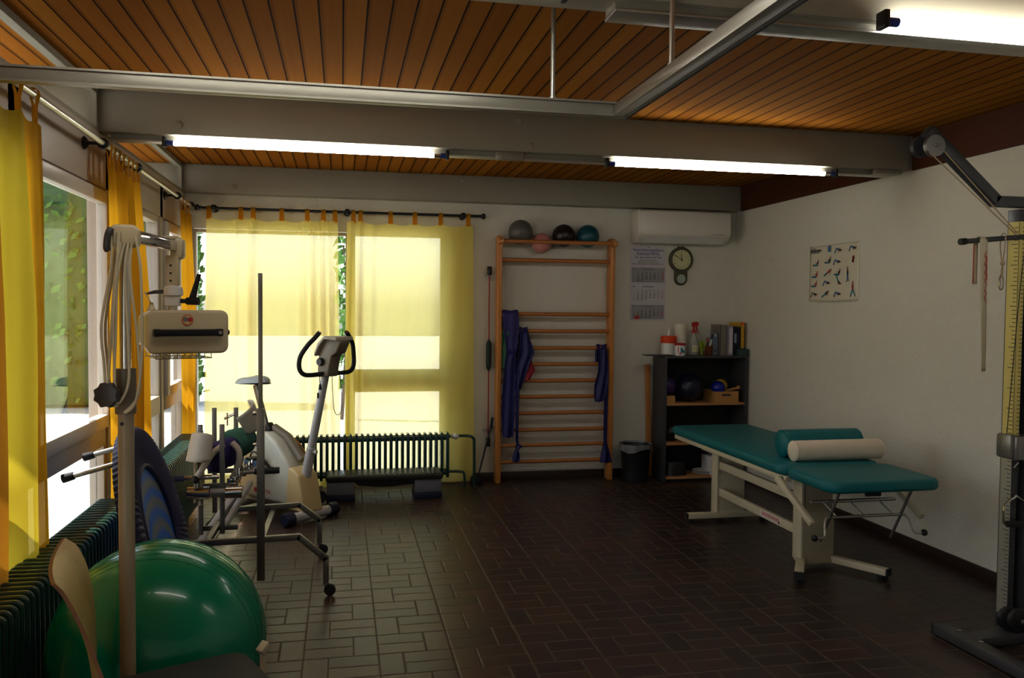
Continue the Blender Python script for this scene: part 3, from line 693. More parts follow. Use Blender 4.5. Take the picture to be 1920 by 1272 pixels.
def band(name, label, m, path, group, fold=0.012, nf=3, solid=0.0015):
    """path: (x, y, z, width) ; hanging rubber band"""
    P = [V((p[0], p[1], p[2])) for p in path]; W = [p[3] for p in path]
    Q = smooth_path(P, 5); n = len(Q) - 1
    def fn(u, v):
        k = min(int(v * n + 1e-6), n); c = Q[k]; f = v * (len(W) - 1); i = min(int(f), len(W) - 2); w = W[i] * (1 - (f - i)) + W[i + 1] * (f - i)
        e = (u - 0.5)
        return c + V((e * w, -fold * math.sin(u * PI * nf + v * 4) - 0.004 * math.sin(v * 13 + u * 5), 0.004 * math.sin(u * 9)))
    b = B(); b.grid(fn, 18, n); return tag(obj(name, b, m, None, ang=70, solid=solid), label, 'exercise band', group)
G = 'rubber exercise bands hanging on the wall bars'
def over(x, z, w, dz_back, front, y=7.372):
    p = [(x, y + 0.034, z - dz_back, w), (x, y + 0.032, z - 0.01, w), (x, y + 0.002, z + 0.034, w), (x, y - 0.036, z - 0.01, w)]
    return p + [(a, y - 0.04 - c, d, e) for a, c, d, e in front]
band('exercise_band', 'wide indigo band draped over the third rung of the wall bars, left', 'indigo', over(1.508, 1.556, 0.15, 0.14, [(1.515, 0, 1.40, 0.15), (1.515, 0.0, 1.25, 0.10), (1.515, 0.004, 1.13, 0.08), (1.53, 0.004, 1.0, 0.07)]), G, 0.006)
band('exercise_band', 'dark blue band knotted on the fourth rung, beside the wide indigo band', 'bandblue', over(1.635, 1.399, 0.08, 0.3, [(1.645, 0.012, 1.30, 0.11), (1.655, 0.018, 1.20, 0.15), (1.62, 0.02, 1.09, 0.12), (1.60, 0.018, 0.98, 0.09), (1.575, 0.018, 0.86, 0.04)]), G, 0.014)
band('exercise_band', 'long dark blue band with a blunt end below the indigo one', 'bandblue', over(1.545, 1.243, 0.09, 0.1, [(1.50, 0.03, 1.15, 0.10), (1.49, 0.034, 0.9, 0.12), (1.485, 0.034, 0.7, 0.125), (1.485, 0.034, 0.5, 0.11), (1.49, 0.034, 0.43, 0.09)]), G, 0.008)
band('exercise_band', 'thin dark blue band hanging lowest on the left, knotted near its end', 'bandblue', over(1.585, 1.093, 0.05, 0.08, [(1.573, 0.028, 0.95, 0.04), (1.57, 0.03, 0.7, 0.035), (1.568, 0.03, 0.45, 0.03), (1.575, 0.03, 0.37, 0.025), (1.59, 0.034, 0.345, 0.07), (1.57, 0.03, 0.31, 0.03), (1.565, 0.03, 0.25, 0.07), (1.56, 0.03, 0.20, 0.06)]), G, 0.006)
band('exercise_band', 'green band almost hidden behind the blue bands on the left', 'bandgreen', over(1.475, 1.399, 0.08, 0.05, [(1.465, -0.016, 1.3, 0.07), (1.46, -0.016, 1.15, 0.06), (1.46, -0.016, 1.05, 0.05)]), G, 0.004)
band('exercise_band', 'red band showing in the folds of the blue knotted bands', 'bandred', over(1.70, 1.093, 0.04, 0.1, [(1.70, 0.02, 1.04, 0.07), (1.68, 0.03, 1.0, 0.06), (1.66, 0.03, 0.95, 0.04)]), G, 0.008)
band('exercise_band', 'twisted dark blue band on the right end of the wall bars', 'bandblue', over(2.385, 1.243, 0.10, 0.15, [(2.392, 0.004, 1.15, 0.10), (2.388, 0.016, 1.02, 0.11), (2.37, 0.02, 0.90, 0.13), (2.36, 0.02, 0.80, 0.11), (2.35, 0.014, 0.74, 0.06)]), G, 0.014)
band('exercise_band', 'narrow dark blue band hanging down to the lowest rung, right end', 'bandblue', over(2.43, 1.093, 0.03, 0.1, [(2.426, 0.0, 0.9, 0.045), (2.42, 0.01, 0.6, 0.04), (2.42, 0.01, 0.36, 0.03), (2.425, 0.012, 0.25, 0.09), (2.43, 0.014, 0.17, 0.12)]), G, 0.008)

# ------------------------------------------------------------------ flexible swing stick on two wall hooks
t = thing('swing_stick', 'red swing stick with a dark green grip hanging beside the wall bars', 'swing stick', (1.325, 7.44, 0.33))
b = B(); b.cyl((1.325, 7.44, 0.38), (1.325, 7.44, 1.95), 0.0055, n=10); obj('rod', b, 'redrod', t)
b = B(); b.lathe([(0.008, 1.03), (0.022, 1.06)] + [(0.024 + 0.002 * (i % 2), 1.08 + i * 0.012) for i in range(16)] + [(0.022, 1.29), (0.008, 1.32)], (1.325, 7.44, 0), n=18); obj('grip', b, 'green', t)
for z0 in (0.33, 1.91):
    b = B(); b.lathe([(0.019, 0), (0.021, 0.004), (0.021, 0.075), (0.018, 0.08)], (1.325, 7.44, z0), n=18); obj('end_cap', b, 'black', t)
for z in (1.905, 0.47):
    b = B(); b.bb((1.28, YB - 0.006, z - 0.013), (1.375, YB, z + 0.013)); b.bb((1.312, 7.425, z - 0.006), (1.316, YB - 0.004, z + 0.006)); b.bb((1.334, 7.425, z - 0.006), (1.338, YB - 0.004, z + 0.006)); obj('wall_hook', b, 'alu', t)
t = thing('balance_stick', 'thin black stick with a round black foot leaning beside the wall bars', 'stick', (1.215, 7.38, 0))
b = B(); b.cyl((1.215, 7.375, 0.03), (1.345, 7.405, 0.52), 0.0085, n=10); obj('rod', b, 'black', t)
b = B(); b.lathe([(0.02, 0), (0.05, 0.004), (0.058, 0.03), (0.05, 0.065), (0.02, 0.085)], (1.21, 7.372, 0), n=20); obj('foot', b, 'rubber', t)
b = B(); b.cyl((1.345, 7.405, 0.50), (1.36, 7.41, 0.60), 0.013, n=10); obj('grip', b, 'rubber', t)

# ------------------------------------------------------------------ air conditioner, clock, calendar, poster
t = thing('air_conditioner', 'white wall-mounted split air conditioner under the back beam', 'air conditioner', (3.16, 7.5, 2.235))
prof = [(7.5, 2.545), (7.30, 2.545), (7.265, 2.53), (7.262, 2.34), (7.275, 2.30), (7.36, 2.24), (7.5, 2.235)]
b = B(); b.prism(prof, (2.70, 0, 0), (0, 1, 0), (0, 0, 1), (1, 0, 0), 0.93, 0.018); obj('casing', b, 'acw', t)
b = B(); b.prism([(7.261, 2.528), (7.258, 2.52), (7.256, 2.345), (7.262, 2.31), (7.264, 2.31), (7.264, 2.528)], (2.715, 0, 0), (0, 1, 0), (0, 0, 1), (1, 0, 0), 0.90, 0.002); obj('front_panel', b, 'acw', t)
b = B(); d = V((0, 7.355 - 7.272, 2.236 - 2.292)).normalized(); b.box((3.165, 7.308, 2.263), (0.80, 0.085, 0.006), (-0.58, 0, 0)); obj('air_flap', b, 'white', t)
for k in range(3):
    b = B(); b.bb((3.42 + k * 0.03, 7.2625, 2.325), (3.44 + k * 0.03, 7.2655, 2.329)) if k else b.bb((3.44, 7.258, 2.318), (3.56, 7.263, 2.322)); obj('display_mark', b, 'inkgrey', t)

t = thing('wall_clock', 'olive brown pendulum-shaped wall clock with a small lower dial', 'clock', (3.215, YB, 1.84))
cx, cz, c2 = 3.215, 2.092, 1.908
def circ(x, z, r, n=40, a0=0, a1=2 * PI): return [(x + r * math.cos(a0 + (a1 - a0) * i / n), z + r * math.sin(a0 + (a1 - a0) * i / n)) for i in range(n if a1 - a0 > 6 else n + 1)]
b = B(); b.prism(circ(cx, cz, 0.122), (0, YB, 0), (1, 0, 0), (0, 0, 1), (0, -1, 0), 0.035, 0.006)
b.prism(circ(cx, c2, 0.064, 20, PI, 2 * PI) + [(cx + 0.064, cz - 0.05), (cx - 0.064, cz - 0.05)], (0, YB, 0), (1, 0, 0), (0, 0, 1), (0, -1, 0), 0.032, 0.005); obj('case', b, 'clock', t)
b = B(); b.lathe([(0.094, 0), (0.094, 0.002)], (cx, YB - 0.035, cz), (0, -1, 0), 40); dl = obj('dial', b, 'dial', t)
b = B(); b.lathe([(0.043, 0), (0.043, 0.002)], (cx, YB - 0.032, c2), (0, -1, 0), 32); obj('small_dial', b, 'dialb', t)
yd = YB - 0.0375
for h in range(12):
    a = PI / 2 - (h + 1) * PI / 6
    text('numeral', str(h + 1), 0.022, (cx + 0.076 * math.cos(a), yd, cz + 0.076 * math.sin(a) - 0.008), (1, 0, 0), (0, 0, 1), 'ink', dl)
def hand(ang, l, w, name, m, y):
    b = B(); d = V((math.sin(ang), 0, math.cos(ang))); b.bar(V((cx, y, cz)) - d * 0.015, V((cx, y, cz)) + d * l, w, 0.001, up=(0, 1, 0)); obj(name, b, m, t)
hand(math.radians(-5), 0.055, 0.006, 'hour_hand', 'ink', yd - 0.001); hand(math.radians(-60), 0.082, 0.005, 'minute_hand', 'ink', yd - 0.0025); hand(math.radians(68), 0.075, 0.0015, 'second_hand', 'inkgrey', yd - 0.004)
b = B(); b.bar((cx, YB - 0.0345, c2 - 0.02), (cx, YB - 0.0345, c2 + 0.025), 0.002, 0.001, up=(0, 1, 0)); obj('small_hand', b, 'inkgrey', t)
for k in range(4):
    a = k * PI / 2; b = B(); b.bar((cx + 0.032 * math.cos(a), YB - 0.0345, c2 + 0.032 * math.sin(a)), (cx + 0.039 * math.cos(a), YB - 0.0345, c2 + 0.039 * math.sin(a)), 0.0025, 0.001, up=(0, 1, 0)); obj('dial_mark', b, 'inkgrey', t)
b = B(); b.bb((cx - 0.035, YB - 0.025, cz + 0.116), (cx + 0.035, YB, cz + 0.128), 0.004); obj('hanger', b, 'clock', t)

t = thing('wall_calendar', 'three-month office wall calendar beside the clock', 'calendar', (2.885, YB, 1.50))
CX0, CX1, CZ0, CZ1 = 2.705, 3.065, 1.500, 2.215
b = B(); b.bb((CX0, YB - 0.006, CZ0), (CX1, YB, CZ1)); bk = obj('backing_sheet', b, 'lilac', t)
y = YB - 0.0065; ccx = (CX0 + CX1) / 2
text('lettering', 'Versicherungsbüro', 0.041, (ccx, y, 2.167), (1, 0, 0), (0, 0, 1), 'inkblue', bk)
text('lettering', 'Kobold OHG', 0.041, (ccx, y, 2.130), (1, 0, 0), (0, 0, 1), 'inkblue', bk)
text('lettering', 'Inh. Sparmann und Volz', 0.028, (ccx, y, 2.100), (1, 0, 0), (0, 0, 1), 'inkblue', bk)
for k, (w, z) in enumerate(((0.19, 2.080), (0.23, 2.062), (0.33, 2.045))):
    b = B(); n = 14 + 4 * k; rn = random.Random(k)
    for i in range(n):
        x = ccx - w / 2 + w * i / n; b.bb((x, y - 0.0006, z - 0.004), (x + w / n * rn.uniform(0.45, 0.85), y, z + 0.004))
    obj('small_print', b, 'inkgrey', bk)
for k, (z0, z1) in enumerate(((1.868, 2.010), (1.690, 1.842), (1.515, 1.652))):
    b = B(); b.bb((CX0 + 0.015, YB - 0.009, z0), (CX1 - 0.012, YB - 0.0062, z1)); blk = obj('month_sheet', b, ['greyp', 'lilac', 'greyp'][k], t)
    yy = YB - 0.0094; W = CX1 - CX0 - 0.03
    b = B(); b.bb((CX0 + 0.02, yy - 0.0005, z1 - 0.018), (CX0 + 0.05, yy, z1 - 0.010)); b.bb((ccx - 0.06, yy - 0.0005, z1 - 0.019), (ccx + 0.06, yy, z1 - 0.011)); obj('month_name', b, 'inkgrey', blk)
    for c in range(8):
        x = CX0 + 0.03 + c * W / 8 * 1.0; nums = [str(1 + c + 7 * r_ - k) for r_ in range(5)]
        for q, s_ in enumerate(nums):
            if int(s_) < 1 or int(s_) > 31: continue
            text('date', s_, 0.024 if 0 < c else 0.017, (x + 0.008, yy, z0 + 0.008 + (4 - q) * (z1 - z0 - 0.045) / 5), (1, 0, 0), (0, 0, 1), 'inkred' if c == 7 else ('inkgrey' if c in (0, 6) else 'ink'), blk)
    if k == 2:
        b = B(); x = CX0 + 0.048
        b.bb((x, yy - 0.002, z0 + 0.0), (x + 0.05, yy - 0.0005, z0 + 0.03)); obj('date_marker', b, 'inkred', blk)
b = B(); b.lathe([(0.004, 0), (0.005, 0.006), (0.003, 0.01)], (ccx, YB - 0.005, 2.205), (0, -1, 0), 10); obj('pin', b, 'inkgrey', t)

t = thing('exercise_poster', 'ivory exercise poster with rows of small figures on the right wall', 'poster', (XR, 5.835, 1.69))
PY0, PY1, PZ0, PZ1 = 6.165, 5.505, 1.688, 2.136     # left edge, right edge
PW, PH = PY0 - PY1, PZ1 - PZ0
def pfn(u, v): return V((XR - 0.003 - 0.004 * math.sin(u * PI * 2) ** 2 - 0.006 * max(0, 0.12 - v) * 4, PY0 - u * PW, PZ0 + v * PH - 0.006 * math.sin(u * PI) * (1 - v)))
b = B(); b.grid(pfn, 24, 16); sheet = obj('sheet', b, 'poster', t, ang=60, solid=0.001)
def pp(u, v, k=0.0): return V((XR - 0.0095 - k, PY0 - u * PW, PZ1 - v * PH))
def figure(u, v, pose, s, cols):
    """little printed athlete: pose = polylines in unit box"""
    f = B()
    for i, (pts, w, c) in enumerate(pose):
        f.m(c)
        for a, d in zip(pts, pts[1:]):
            f.bar(pp(u + a[0] * s, v + a[1] * s * PW / PH * 0.0 + a[1] * s * 1.35), pp(u + d[0] * s, v + d[1] * s * 1.35), w * s * PW, 0.0006, up=(1, 0, 0))
    obj('figure', f, cols, sheet)
SK, TP, PN, SH = 0, 1, 2, 3
P_sit = [([(-0.5, 0.25), (0.1, 0.3)], 0.16, PN), ([(0.1, 0.3), (0.28, -0.1)], 0.2, TP), ([(0.28, -0.1), (0.32, -0.32)], 0.15, SK), ([(0.2, -0.02), (-0.2, 0.08)], 0.09, SK), ([(-0.55, 0.18), (-0.48, 0.32)], 0.13, SH)]
P_plank = [([(-0.5, 0.35), (0.0, 0.08)], 0.15, PN), ([(0.0, 0.08), (0.38, -0.15)], 0.2, TP), ([(0.38, -0.15), (0.55, -0.26)], 0.14, SK), ([(0.3, -0.1), (0.36, 0.32)], 0.08, SK), ([(-0.55, 0.3), (-0.5, 0.42)], 0.13, SH)]
P_bridge = [([(-0.45, 0.3), (-0.25, -0.1)], 0.13, PN), ([(-0.25, -0.1), (0.15, 0.05)], 0.17, PN), ([(0.15, 0.05), (0.45, 0.12)], 0.2, TP), ([(0.45, 0.12), (0.62, 0.1)], 0.15, SK), ([(0.1, 0.1), (0.12, 0.3)], 0.09, SK), ([(-0.52, 0.28), (-0.4, 0.34)], 0.12, SH)]
P_lie = [([(-0.2, -0.5), (0.05, 0.05)], 0.14, PN), ([(0.05, 0.05), (0.3, 0.25)], 0.2, TP), ([(0.3, 0.25), (0.55, 0.28)], 0.14, SK), ([(0.0, 0.3), (0.4, 0.33)], 0.08, SK), ([(-0.25, -0.56), (-0.14, -0.46)], 0.12, SH)]
P_stand = [([(-0.1, 0.85), (-0.02, 0.25)], 0.13, PN), ([(0.16, 0.8), (0.06, 0.25)], 0.13, PN), ([(0.02, 0.25), (0.0, -0.35)], 0.24, TP), ([(0.0, -0.35), (0.02, -0.75)], 0.15, SK), ([(-0.2, -0.8), (-0.08, -0.35), (0.18, -0.1)], 0.08, SK), ([(-0.14, 0.85), (-0.06, 0.9)], 0.13, SH), ([(0.14, 0.8), (0.22, 0.84)], 0.13, SH)]
P_walk = [([(-0.3, 0.9), (-0.02, 0.2)], 0.13, PN), ([(0.42, 0.85), (0.25, 0.5), (0.05, 0.2)], 0.13, PN), ([(0.02, 0.2), (-0.02, -0.4)], 0.24, TP), ([(-0.02, -0.4), (0.02, -0.75)], 0.15, SK), ([(-0.2, -0.1), (0.08, -0.2)], 0.08, SK), ([(-0.36, 0.9), (-0.26, 0.94)], 0.12, SH), ([(0.38, 0.9), (0.48, 0.86)], 0.12, SH)]
C1 = ['skin', 'ink', 'inkteal', 'ink']; C2 = ['skin', 'inkred', 'inkteal', 'ink']; C3 = ['skin', 'ink', 'inkgrey', 'ink']; C4 = ['skin', 'ink', 'inksky', 'ink']
for u, v, p, c in ((0.16, 0.30, P_sit, C1), (0.41, 0.27, P_sit, C4), (0.60, 0.10, P_bridge, C4), (0.88, 0.09, P_bridge, C4), (0.58, 0.30, P_bridge, C4),
                   (0.14, 0.51, P_sit, C2), (0.40, 0.48, P_plank, C2), (0.61, 0.49, P_sit, C1), (0.13, 0.68, P_sit, C2), (0.37, 0.66, P_bridge, C4),
                   (0.61, 0.65, P_lie, C1), (0.11, 0.86, P_bridge, C3), (0.36, 0.86, P_plank, C1), (0.60, 0.86, P_bridge, C4)):
    figure(u, v, p, 0.13, c)
figure(0.87, 0.29, [(pts, w, TP) for pts, w, c in P_sit][1:3] + [([(0.2, -0.3), (0.22, 0.35)], 0.2, TP)], 0.13, C2)
figure(0.80, 0.53, P_stand, 0.115, C4); figure(0.90, 0.78, P_walk, 0.115, C2)
b = B()
for i in range(9): b.bar(pp(0.03 + i * 0.026, 0.088), pp(0.048 + i * 0.026, 0.088), 0.017 * (1 if i % 3 else 1.2), 0.0006, up=(1, 0, 0))
for i in range(10): b.bar(pp(0.03 + i * 0.02, 0.125), pp(0.042 + i * 0.02, 0.125), 0.006, 0.0006, up=(1, 0, 0))
for i in range(6): b.bar(pp(0.03 + i * 0.02, 0.05), pp(0.042 + i * 0.02, 0.05), 0.006, 0.0006, up=(1, 0, 0))
obj('heading', b, 'ink', sheet)
b = B(); b.bar(pp(0.425, 0.02), pp(0.425, 0.13), 0.042, 0.0006, up=(1, 0, 0)); obj('badge', b, 'inksky', sheet)

# ------------------------------------------------------------------ shelf with its contents
SX0, SX1, SY0, SY1, SZ = 2.935, 3.765, 7.15, 7.455, 1.178
t = thing('bookshelf', 'low anthracite bookshelf in the right back corner', 'shelf', ((SX0 + SX1) / 2, 7.3, 0))
for x in (SX0, SX1 - 0.022):
    b = B(); b.bb((x, SY0, 0), (x + 0.022, SY1, SZ - 0.022), 0.002); obj('side_panel', b, 'anth', t)
b = B(); b.bb((SX0, SY0, SZ - 0.022), (SX1, SY1, SZ), 0.002); obj('top_board', b, 'anth', t)
b = B(); b.bb((SX0 + 0.022, SY1 - 0.006, 0.0), (SX1 - 0.022, SY1, SZ - 0.022)); obj('back_panel', b, 'back', t)
for z in (0.735, 0.365, 0.045):
    b = B(); b.bb((SX0 + 0.022, SY0 + 0.006, z - 0.022), (SX1 - 0.022, SY1 - 0.006, z), 0.002); obj('shelf_board', b, 'shelfw', t)
b = B(); b.bb((SX0 + 0.022, SY0 + 0.03, 0), (SX1 - 0.022, SY0 + 0.045, 0.023)); obj('plinth', b, 'back', t)
Z = SZ
b = B(); b.bb((2.765, 7.17, Z), (3.02, 7.31, Z + 0.009), 0.002); tag(obj('clipboard', b, 'anth'), 'thin dark board overhanging the left end of the shelf top', 'board')
def sx(px): return 2.994 + (px - 1247) * 0.00548
t = thing('wipes_tub', 'white wipes tub with an orange lid on the shelf top', 'tub', (sx(1257), 7.34, Z))
x = sx(1256); b = B(); b.lathe([(0.066, 0), (0.07, 0.004), (0.07, 0.115), (0.066, 0.12)], (x, 7.34, Z), n=28); obj('tub', b, 'white', t)
b = B(); b.lathe([(0.074, 0.115), (0.076, 0.12), (0.076, 0.175), (0.07, 0.182), (0.02, 0.184)], (x, 7.34, Z), n=28); obj('lid', b, 'orange', t)
b = B(); b.tube([(x, 7.34, Z + 0.183), (x, 7.335, Z + 0.23), (x + 0.004, 7.33, Z + 0.245), (x - 0.006, 7.32, Z + 0.252)], [0.014, 0.012, 0.009, 0.005], 12); obj('wipe', b, 'white', t)
x = sx(1267); t = thing('cream_jar', 'small white jar with a red lid and teal label in front of the wipes tub', 'jar', (x, 7.215, Z))
b = B(); b.lathe([(0.046, 0), (0.049, 0.004), (0.051, 0.10), (0.05, 0.102)], (x, 7.215, Z), n=28); obj('jar', b, 'white', t)
b = B(); b.lathe([(0.054, 0.098), (0.055, 0.10), (0.055, 0.114), (0.05, 0.118), (0.02, 0.118)], (x, 7.215, Z), n=28); obj('lid', b, 'red', t)
def cyl_patch(c, r, a0, a1, z0, z1, m, par, name, tri=False):
    b = B(); n = 8
    def fn(u, v):
        a = a0 + (a1 - a0) * u; zz = z0 + (z1 - z0) * (max(v, u * 0.9) if tri else v)
        return V((c[0] + r * math.sin(a), c[1] - r * math.cos(a), zz))
    b.grid(fn, n, 2); obj(name, b, m, par, ang=60)
cyl_patch((x, 7.215), 0.0518, -0.25, 0.75, Z + 0.085, Z + 0.03, 'inkteal', t, 'label_print', True)
cyl_patch((x, 7.215), 0.0518, -0.75, -0.6, Z + 0.03, Z + 0.085, 'inkred', t, 'label_print'); cyl_patch((x, 7.215), 0.0518, -0.5, -0.1, Z + 0.015, Z + 0.03, 'inkred', t, 'label_print')
x = sx(1279); b = B(); b.lathe([(0.020, 0.0), (0.055, 0.0), (0.056, 0.003), (0.056, 0.295), (0.054, 0.298), (0.02, 0.298), (0.02, 0.29)], (x, 7.36, Z), n=28); tag(obj('paper_towel_roll', b, 'towel'), 'upright white paper towel roll behind the jars on the shelf', 'paper roll')
x = sx(1299); t = thing('spray_bottle', 'clear spray bottle with a red trigger head on the shelf', 'spray bottle', (x, 7.30, Z))
b = B(); b.lathe([(0.042, 0), (0.047, 0.006), (0.047, 0.11), (0.040, 0.14), (0.022, 0.185), (0.017, 0.20), (0.017, 0.215)], (x, 7.30, Z), n=24); bo = obj('bottle', b, 'clear', t)
cyl_patch((x, 7.30), 0.0478, -0.7, 0.7, Z + 0.03, Z + 0.095, 'dial', bo, 'label_print')
b = B(); b.lathe([(0.021, 0.212), (0.022, 0.216), (0.022, 0.234), (0.014, 0.238)], (x, 7.30, Z), n=20); b.tube([(x, 7.30, Z + 0.235), (x, 7.30, Z + 0.275)], 0.011, 10); obj('collar', b, 'red', t)
b = B(); b.prism([(-0.02, 0.27), (0.03, 0.27), (0.045, 0.285), (0.05, 0.305), (0.036, 0.318), (-0.02, 0.312)], (x, 7.31, Z), (1, 0, 0), (0, 0, 1), (0, -1, 0), 0.02, 0.004); b.tube([(x + 0.025, 7.30, Z + 0.28), (x + 0.032, 7.30, Z + 0.24), (x + 0.042, 7.30, Z + 0.205)], [0.009, 0.007, 0.005], 8); obj('trigger', b, 'red', t)
x = sx(1314); t = thing('squeeze_tube', 'lime green tube standing beside the spray bottle', 'tube', (x, 7.30, Z))
b = B(); b.tube([(x, 7.30, Z), (x, 7.30, Z + 0.025)], 0.014, 14); obj('cap', b, 'lime', t)
b = B(); b.grid(lambda u, v: V((x + math.cos(2 * PI * u) * (0.018 + 0.012 * v), 7.30 + math.sin(2 * PI * u) * 0.018 * (1 - v * 0.95), Z + 0.025 + v * 0.11)), 20, 6); obj('body', b, 'lime', t, ang=60)
x = sx(1324); t = thing('pen_cup', 'brown pencil cup holding pens and scissors on the shelf', 'pen cup', (x, 7.26, Z))
b = B(); b.lathe([(0.034, 0), (0.036, 0.003), (0.040, 0.09), (0.037, 0.09), (0.033, 0.006), (0.01, 0.006)], (x, 7.26, Z), n=24); obj('cup', b, 'darkwood', t)
G = 'pens in the pencil cup'
for nm, lb, ca, m, m2, dx, dy, tip in (('pen', 'white marker with a dark grip leaning right in the pencil cup', 'pen', 'white', 'bookd', -0.012, -0.01, (0.05, 0.0, 0.20)), ('pen', 'dark pen with a red cap in the pencil cup', 'pen', 'bookd', 'red', -0.005, 0.01, (-0.002, 0.0, 0.165)), ('pen', 'lime green pen at the left of the pencil cup', 'pen', 'lime', 'lime', -0.02, 0.0, (-0.035, 0.0, 0.14))):
    p0 = V((x + dx, 7.26 + dy, Z + 0.007)); p1 = p0 + V(tip); q = p0.lerp(p1, 0.72)
    tt = thing(nm, lb, ca, p0, G); b = B(); b.cyl(p0, q, 0.007, n=10); obj('barrel', b, m, tt); b = B(); b.tube([q, p0.lerp(p1, 0.97), p1], [0.008, 0.008, 0.003], 10); obj('cap', b, m2, tt)
x = sx(1337); t = thing('tape_dispenser', 'blue grey upright dispenser with a round top beside the binder', 'dispenser', (x, 7.30, Z))
b = B(); b.prism(circ(0, 0.19, 0.028, 16, 0, PI) + [(-0.03, 0.1), (-0.036, 0), (0.03, 0)], (x, 7.33, Z), (1, 0, 0), (0, 0, 1), (0, -1, 0), 0.06, 0.004); obj('body', b, 'bluegrey', t)
b = B(); b.lathe([(0.008, 0), (0.008, 0.003), (0.014, 0.003), (0.014, 0)], (x, 7.27, Z + 0.19), (0, -1, 0), 20); obj('hub', b, 'lilac', t)
b = B(); b.bb((x - 0.004, 7.268, Z + 0.03), (x + 0.004, 7.2705, Z + 0.055)); obj('slot', b, 'ink', t)
G = 'books and binders on the shelf top'
def book(name, label, x0, x1, y0, y1, h, mc, mp='paper', cat='book', strip=None):
    t = thing(name, label, cat, ((x0 + x1) / 2, (y0 + y1) / 2, Z), G)
    c = 0.003
    b = B(); b.bb((x0, y0, Z), (x0 + c, y1, Z + h)); b.bb((x1 - c, y0, Z), (x1, y1, Z + h)); b.bb((x0, y0, Z), (x1, y0 + c, Z + h)); obj('cover', b, mc, t)
    b = B(); b.bb((x0 + c, y0 + c, Z + 0.003), (x1 - c, y1 - 0.004, Z + h - 0.004)); obj('pages', b, mp, t)
    if strip:
        b = B(); b.bb((x0 + 0.003, y0 - 0.0008, Z + strip[1]), (x1 - 0.003, y0, Z + strip[2])); obj('spine_label', b, strip[0], t)
    return t
book('binder', 'grey brown cardboard binder, thickest of the row on the shelf', sx(1344), sx(1356), 7.24, 7.45, 0.29, 'binder', cat='binder')
book('book', 'lilac grey book standing right of the grey binder', sx(1356.3), sx(1365), 7.21, 7.44, 0.282, 'bookl', strip=('lilac', 0.02, 0.26))
book('book', 'dark book with a pale blue spine label, right of the lilac book', sx(1365.5), sx(1371), 7.20, 7.42, 0.275, 'bookd', strip=('bookb', 0.12, 0.21))
book('book', 'black book between the pale blue label and the yellow book', sx(1371.4), sx(1378.5), 7.21, 7.42, 0.272, 'bookd')
book('book', 'bright yellow book at the right end of the row', sx(1379), sx(1386), 7.21, 7.45, 0.315, 'booky', strip=('orange', 0.295, 0.312))
x = sx(1380); t = thing('card_box', 'small dark teal box in front of the books', 'box', (x, 7.19, Z)); b = B(); b.bb((x - 0.055, 7.155, Z), (x + 0.06, 7.205, Z + 0.062), 0.008); obj('box', b, 'tealbox', t); b = B(); b.bb((x - 0.03, 7.165, Z + 0.062), (x + 0.03, 7.195, Z + 0.07), 0.003); obj('lid', b, 'tealbox', t)
# compartments
z1 = 0.735
G = 'wooden crates on the middle shelf'
def crate(label, x0, x1, y0, y1, z, h, hole=True):
    t = thing('wooden_crate', label, 'crate', ((x0 + x1) / 2, (y0 + y1) / 2, z), G); w = 0.009
    b = B()
    if hole:
        c = (x0 + x1) / 2; hw = 0.045
        b.bb((x0, y0, z), (x1, y0 + w, z + h * 0.58)); b.bb((x0, y0, z + h * 0.78), (x1, y0 + w, z + h)); b.bb((x0, y0, z + h * 0.58), (c - hw, y0 + w, z + h * 0.78)); b.bb((c + hw, y0, z + h * 0.58), (x1, y0 + w, z + h * 0.78))
    else: b.bb((x0, y0, z), (x1, y0 + w, z + h))
    obj('front_panel', b, 'crate', t)
    b = B(); b.bb((x0, y1 - w, z), (x1, y1, z + h)); obj('rear_panel', b, 'crate', t)
    for xx in (x0, x1 - w):
        b = B(); b.bb((xx, y0 + w, z), (xx + w, y1 - w, z + h)); obj('side_panel', b, 'crate', t)
    b = B(); b.bb((x0 + w, y0 + w, z), (x1 - w, y1 - w, z + 0.008)); obj('bottom_panel', b, 'crate', t)
crate('plywood crate with a slot handle, holding the blue and yellow balls', 3.44, 3.685, 7.165, 7.42, z1, 0.105)
crate('plywood box at the left end of the middle shelf under the violet ball', 2.96, 3.045, 7.165, 7.42, z1, 0.07, False)
ball('exercise_ball', 'shiny blue ball lying in the plywood crate', (3.508, 7.235, z1 + 0.135), 0.066, 'ballblue')
ball('exercise_ball', 'yellow ball behind the blue ball in the plywood crate', (3.585, 7.335, z1 + 0.145), 0.065, 'ballyel')
b = B(); b.tube([(3.50, 7.30, z1 + 0.075), (3.66, 7.215, z1 + 0.125), (3.685, 7.20, z1 + 0.134)], 0.011, 12); b.sph((3.695, 7.195, z1 + 0.138), 0.02, 16); tag(obj('wooden_mallet', b, 'crate'), 'wooden stick with a round head poking out of the plywood crate', 'stick')
ball('exercise_ball', 'large dark navy ball in the middle of the shelf', (3.235, 7.30, z1 + 0.135), 0.135, 'ballnavy')
b = B(); b.sph((3.015, 7.29, z1 + 0.152), 0.082, 40)
for i in range(70):
    a = math.acos(1 - 2 * (i + 0.5) / 70); p = i * 2.39996; d = V((math.sin(a) * math.cos(p), math.sin(a) * math.sin(p), math.cos(a))); b.sph(V((3.015, 7.29, z1 + 0.152)) + d * 0.081, 0.006, 8)
tag(obj('massage_ball', b, 'ballpurp'), 'violet knobbly massage ball on the plywood box, left end of the shelf', 'ball')
ball('exercise_ball', 'black ball on the lower shelf at the left, half in shadow', (3.06, 7.29, 0.365 + 0.085), 0.085, 'ballblk')
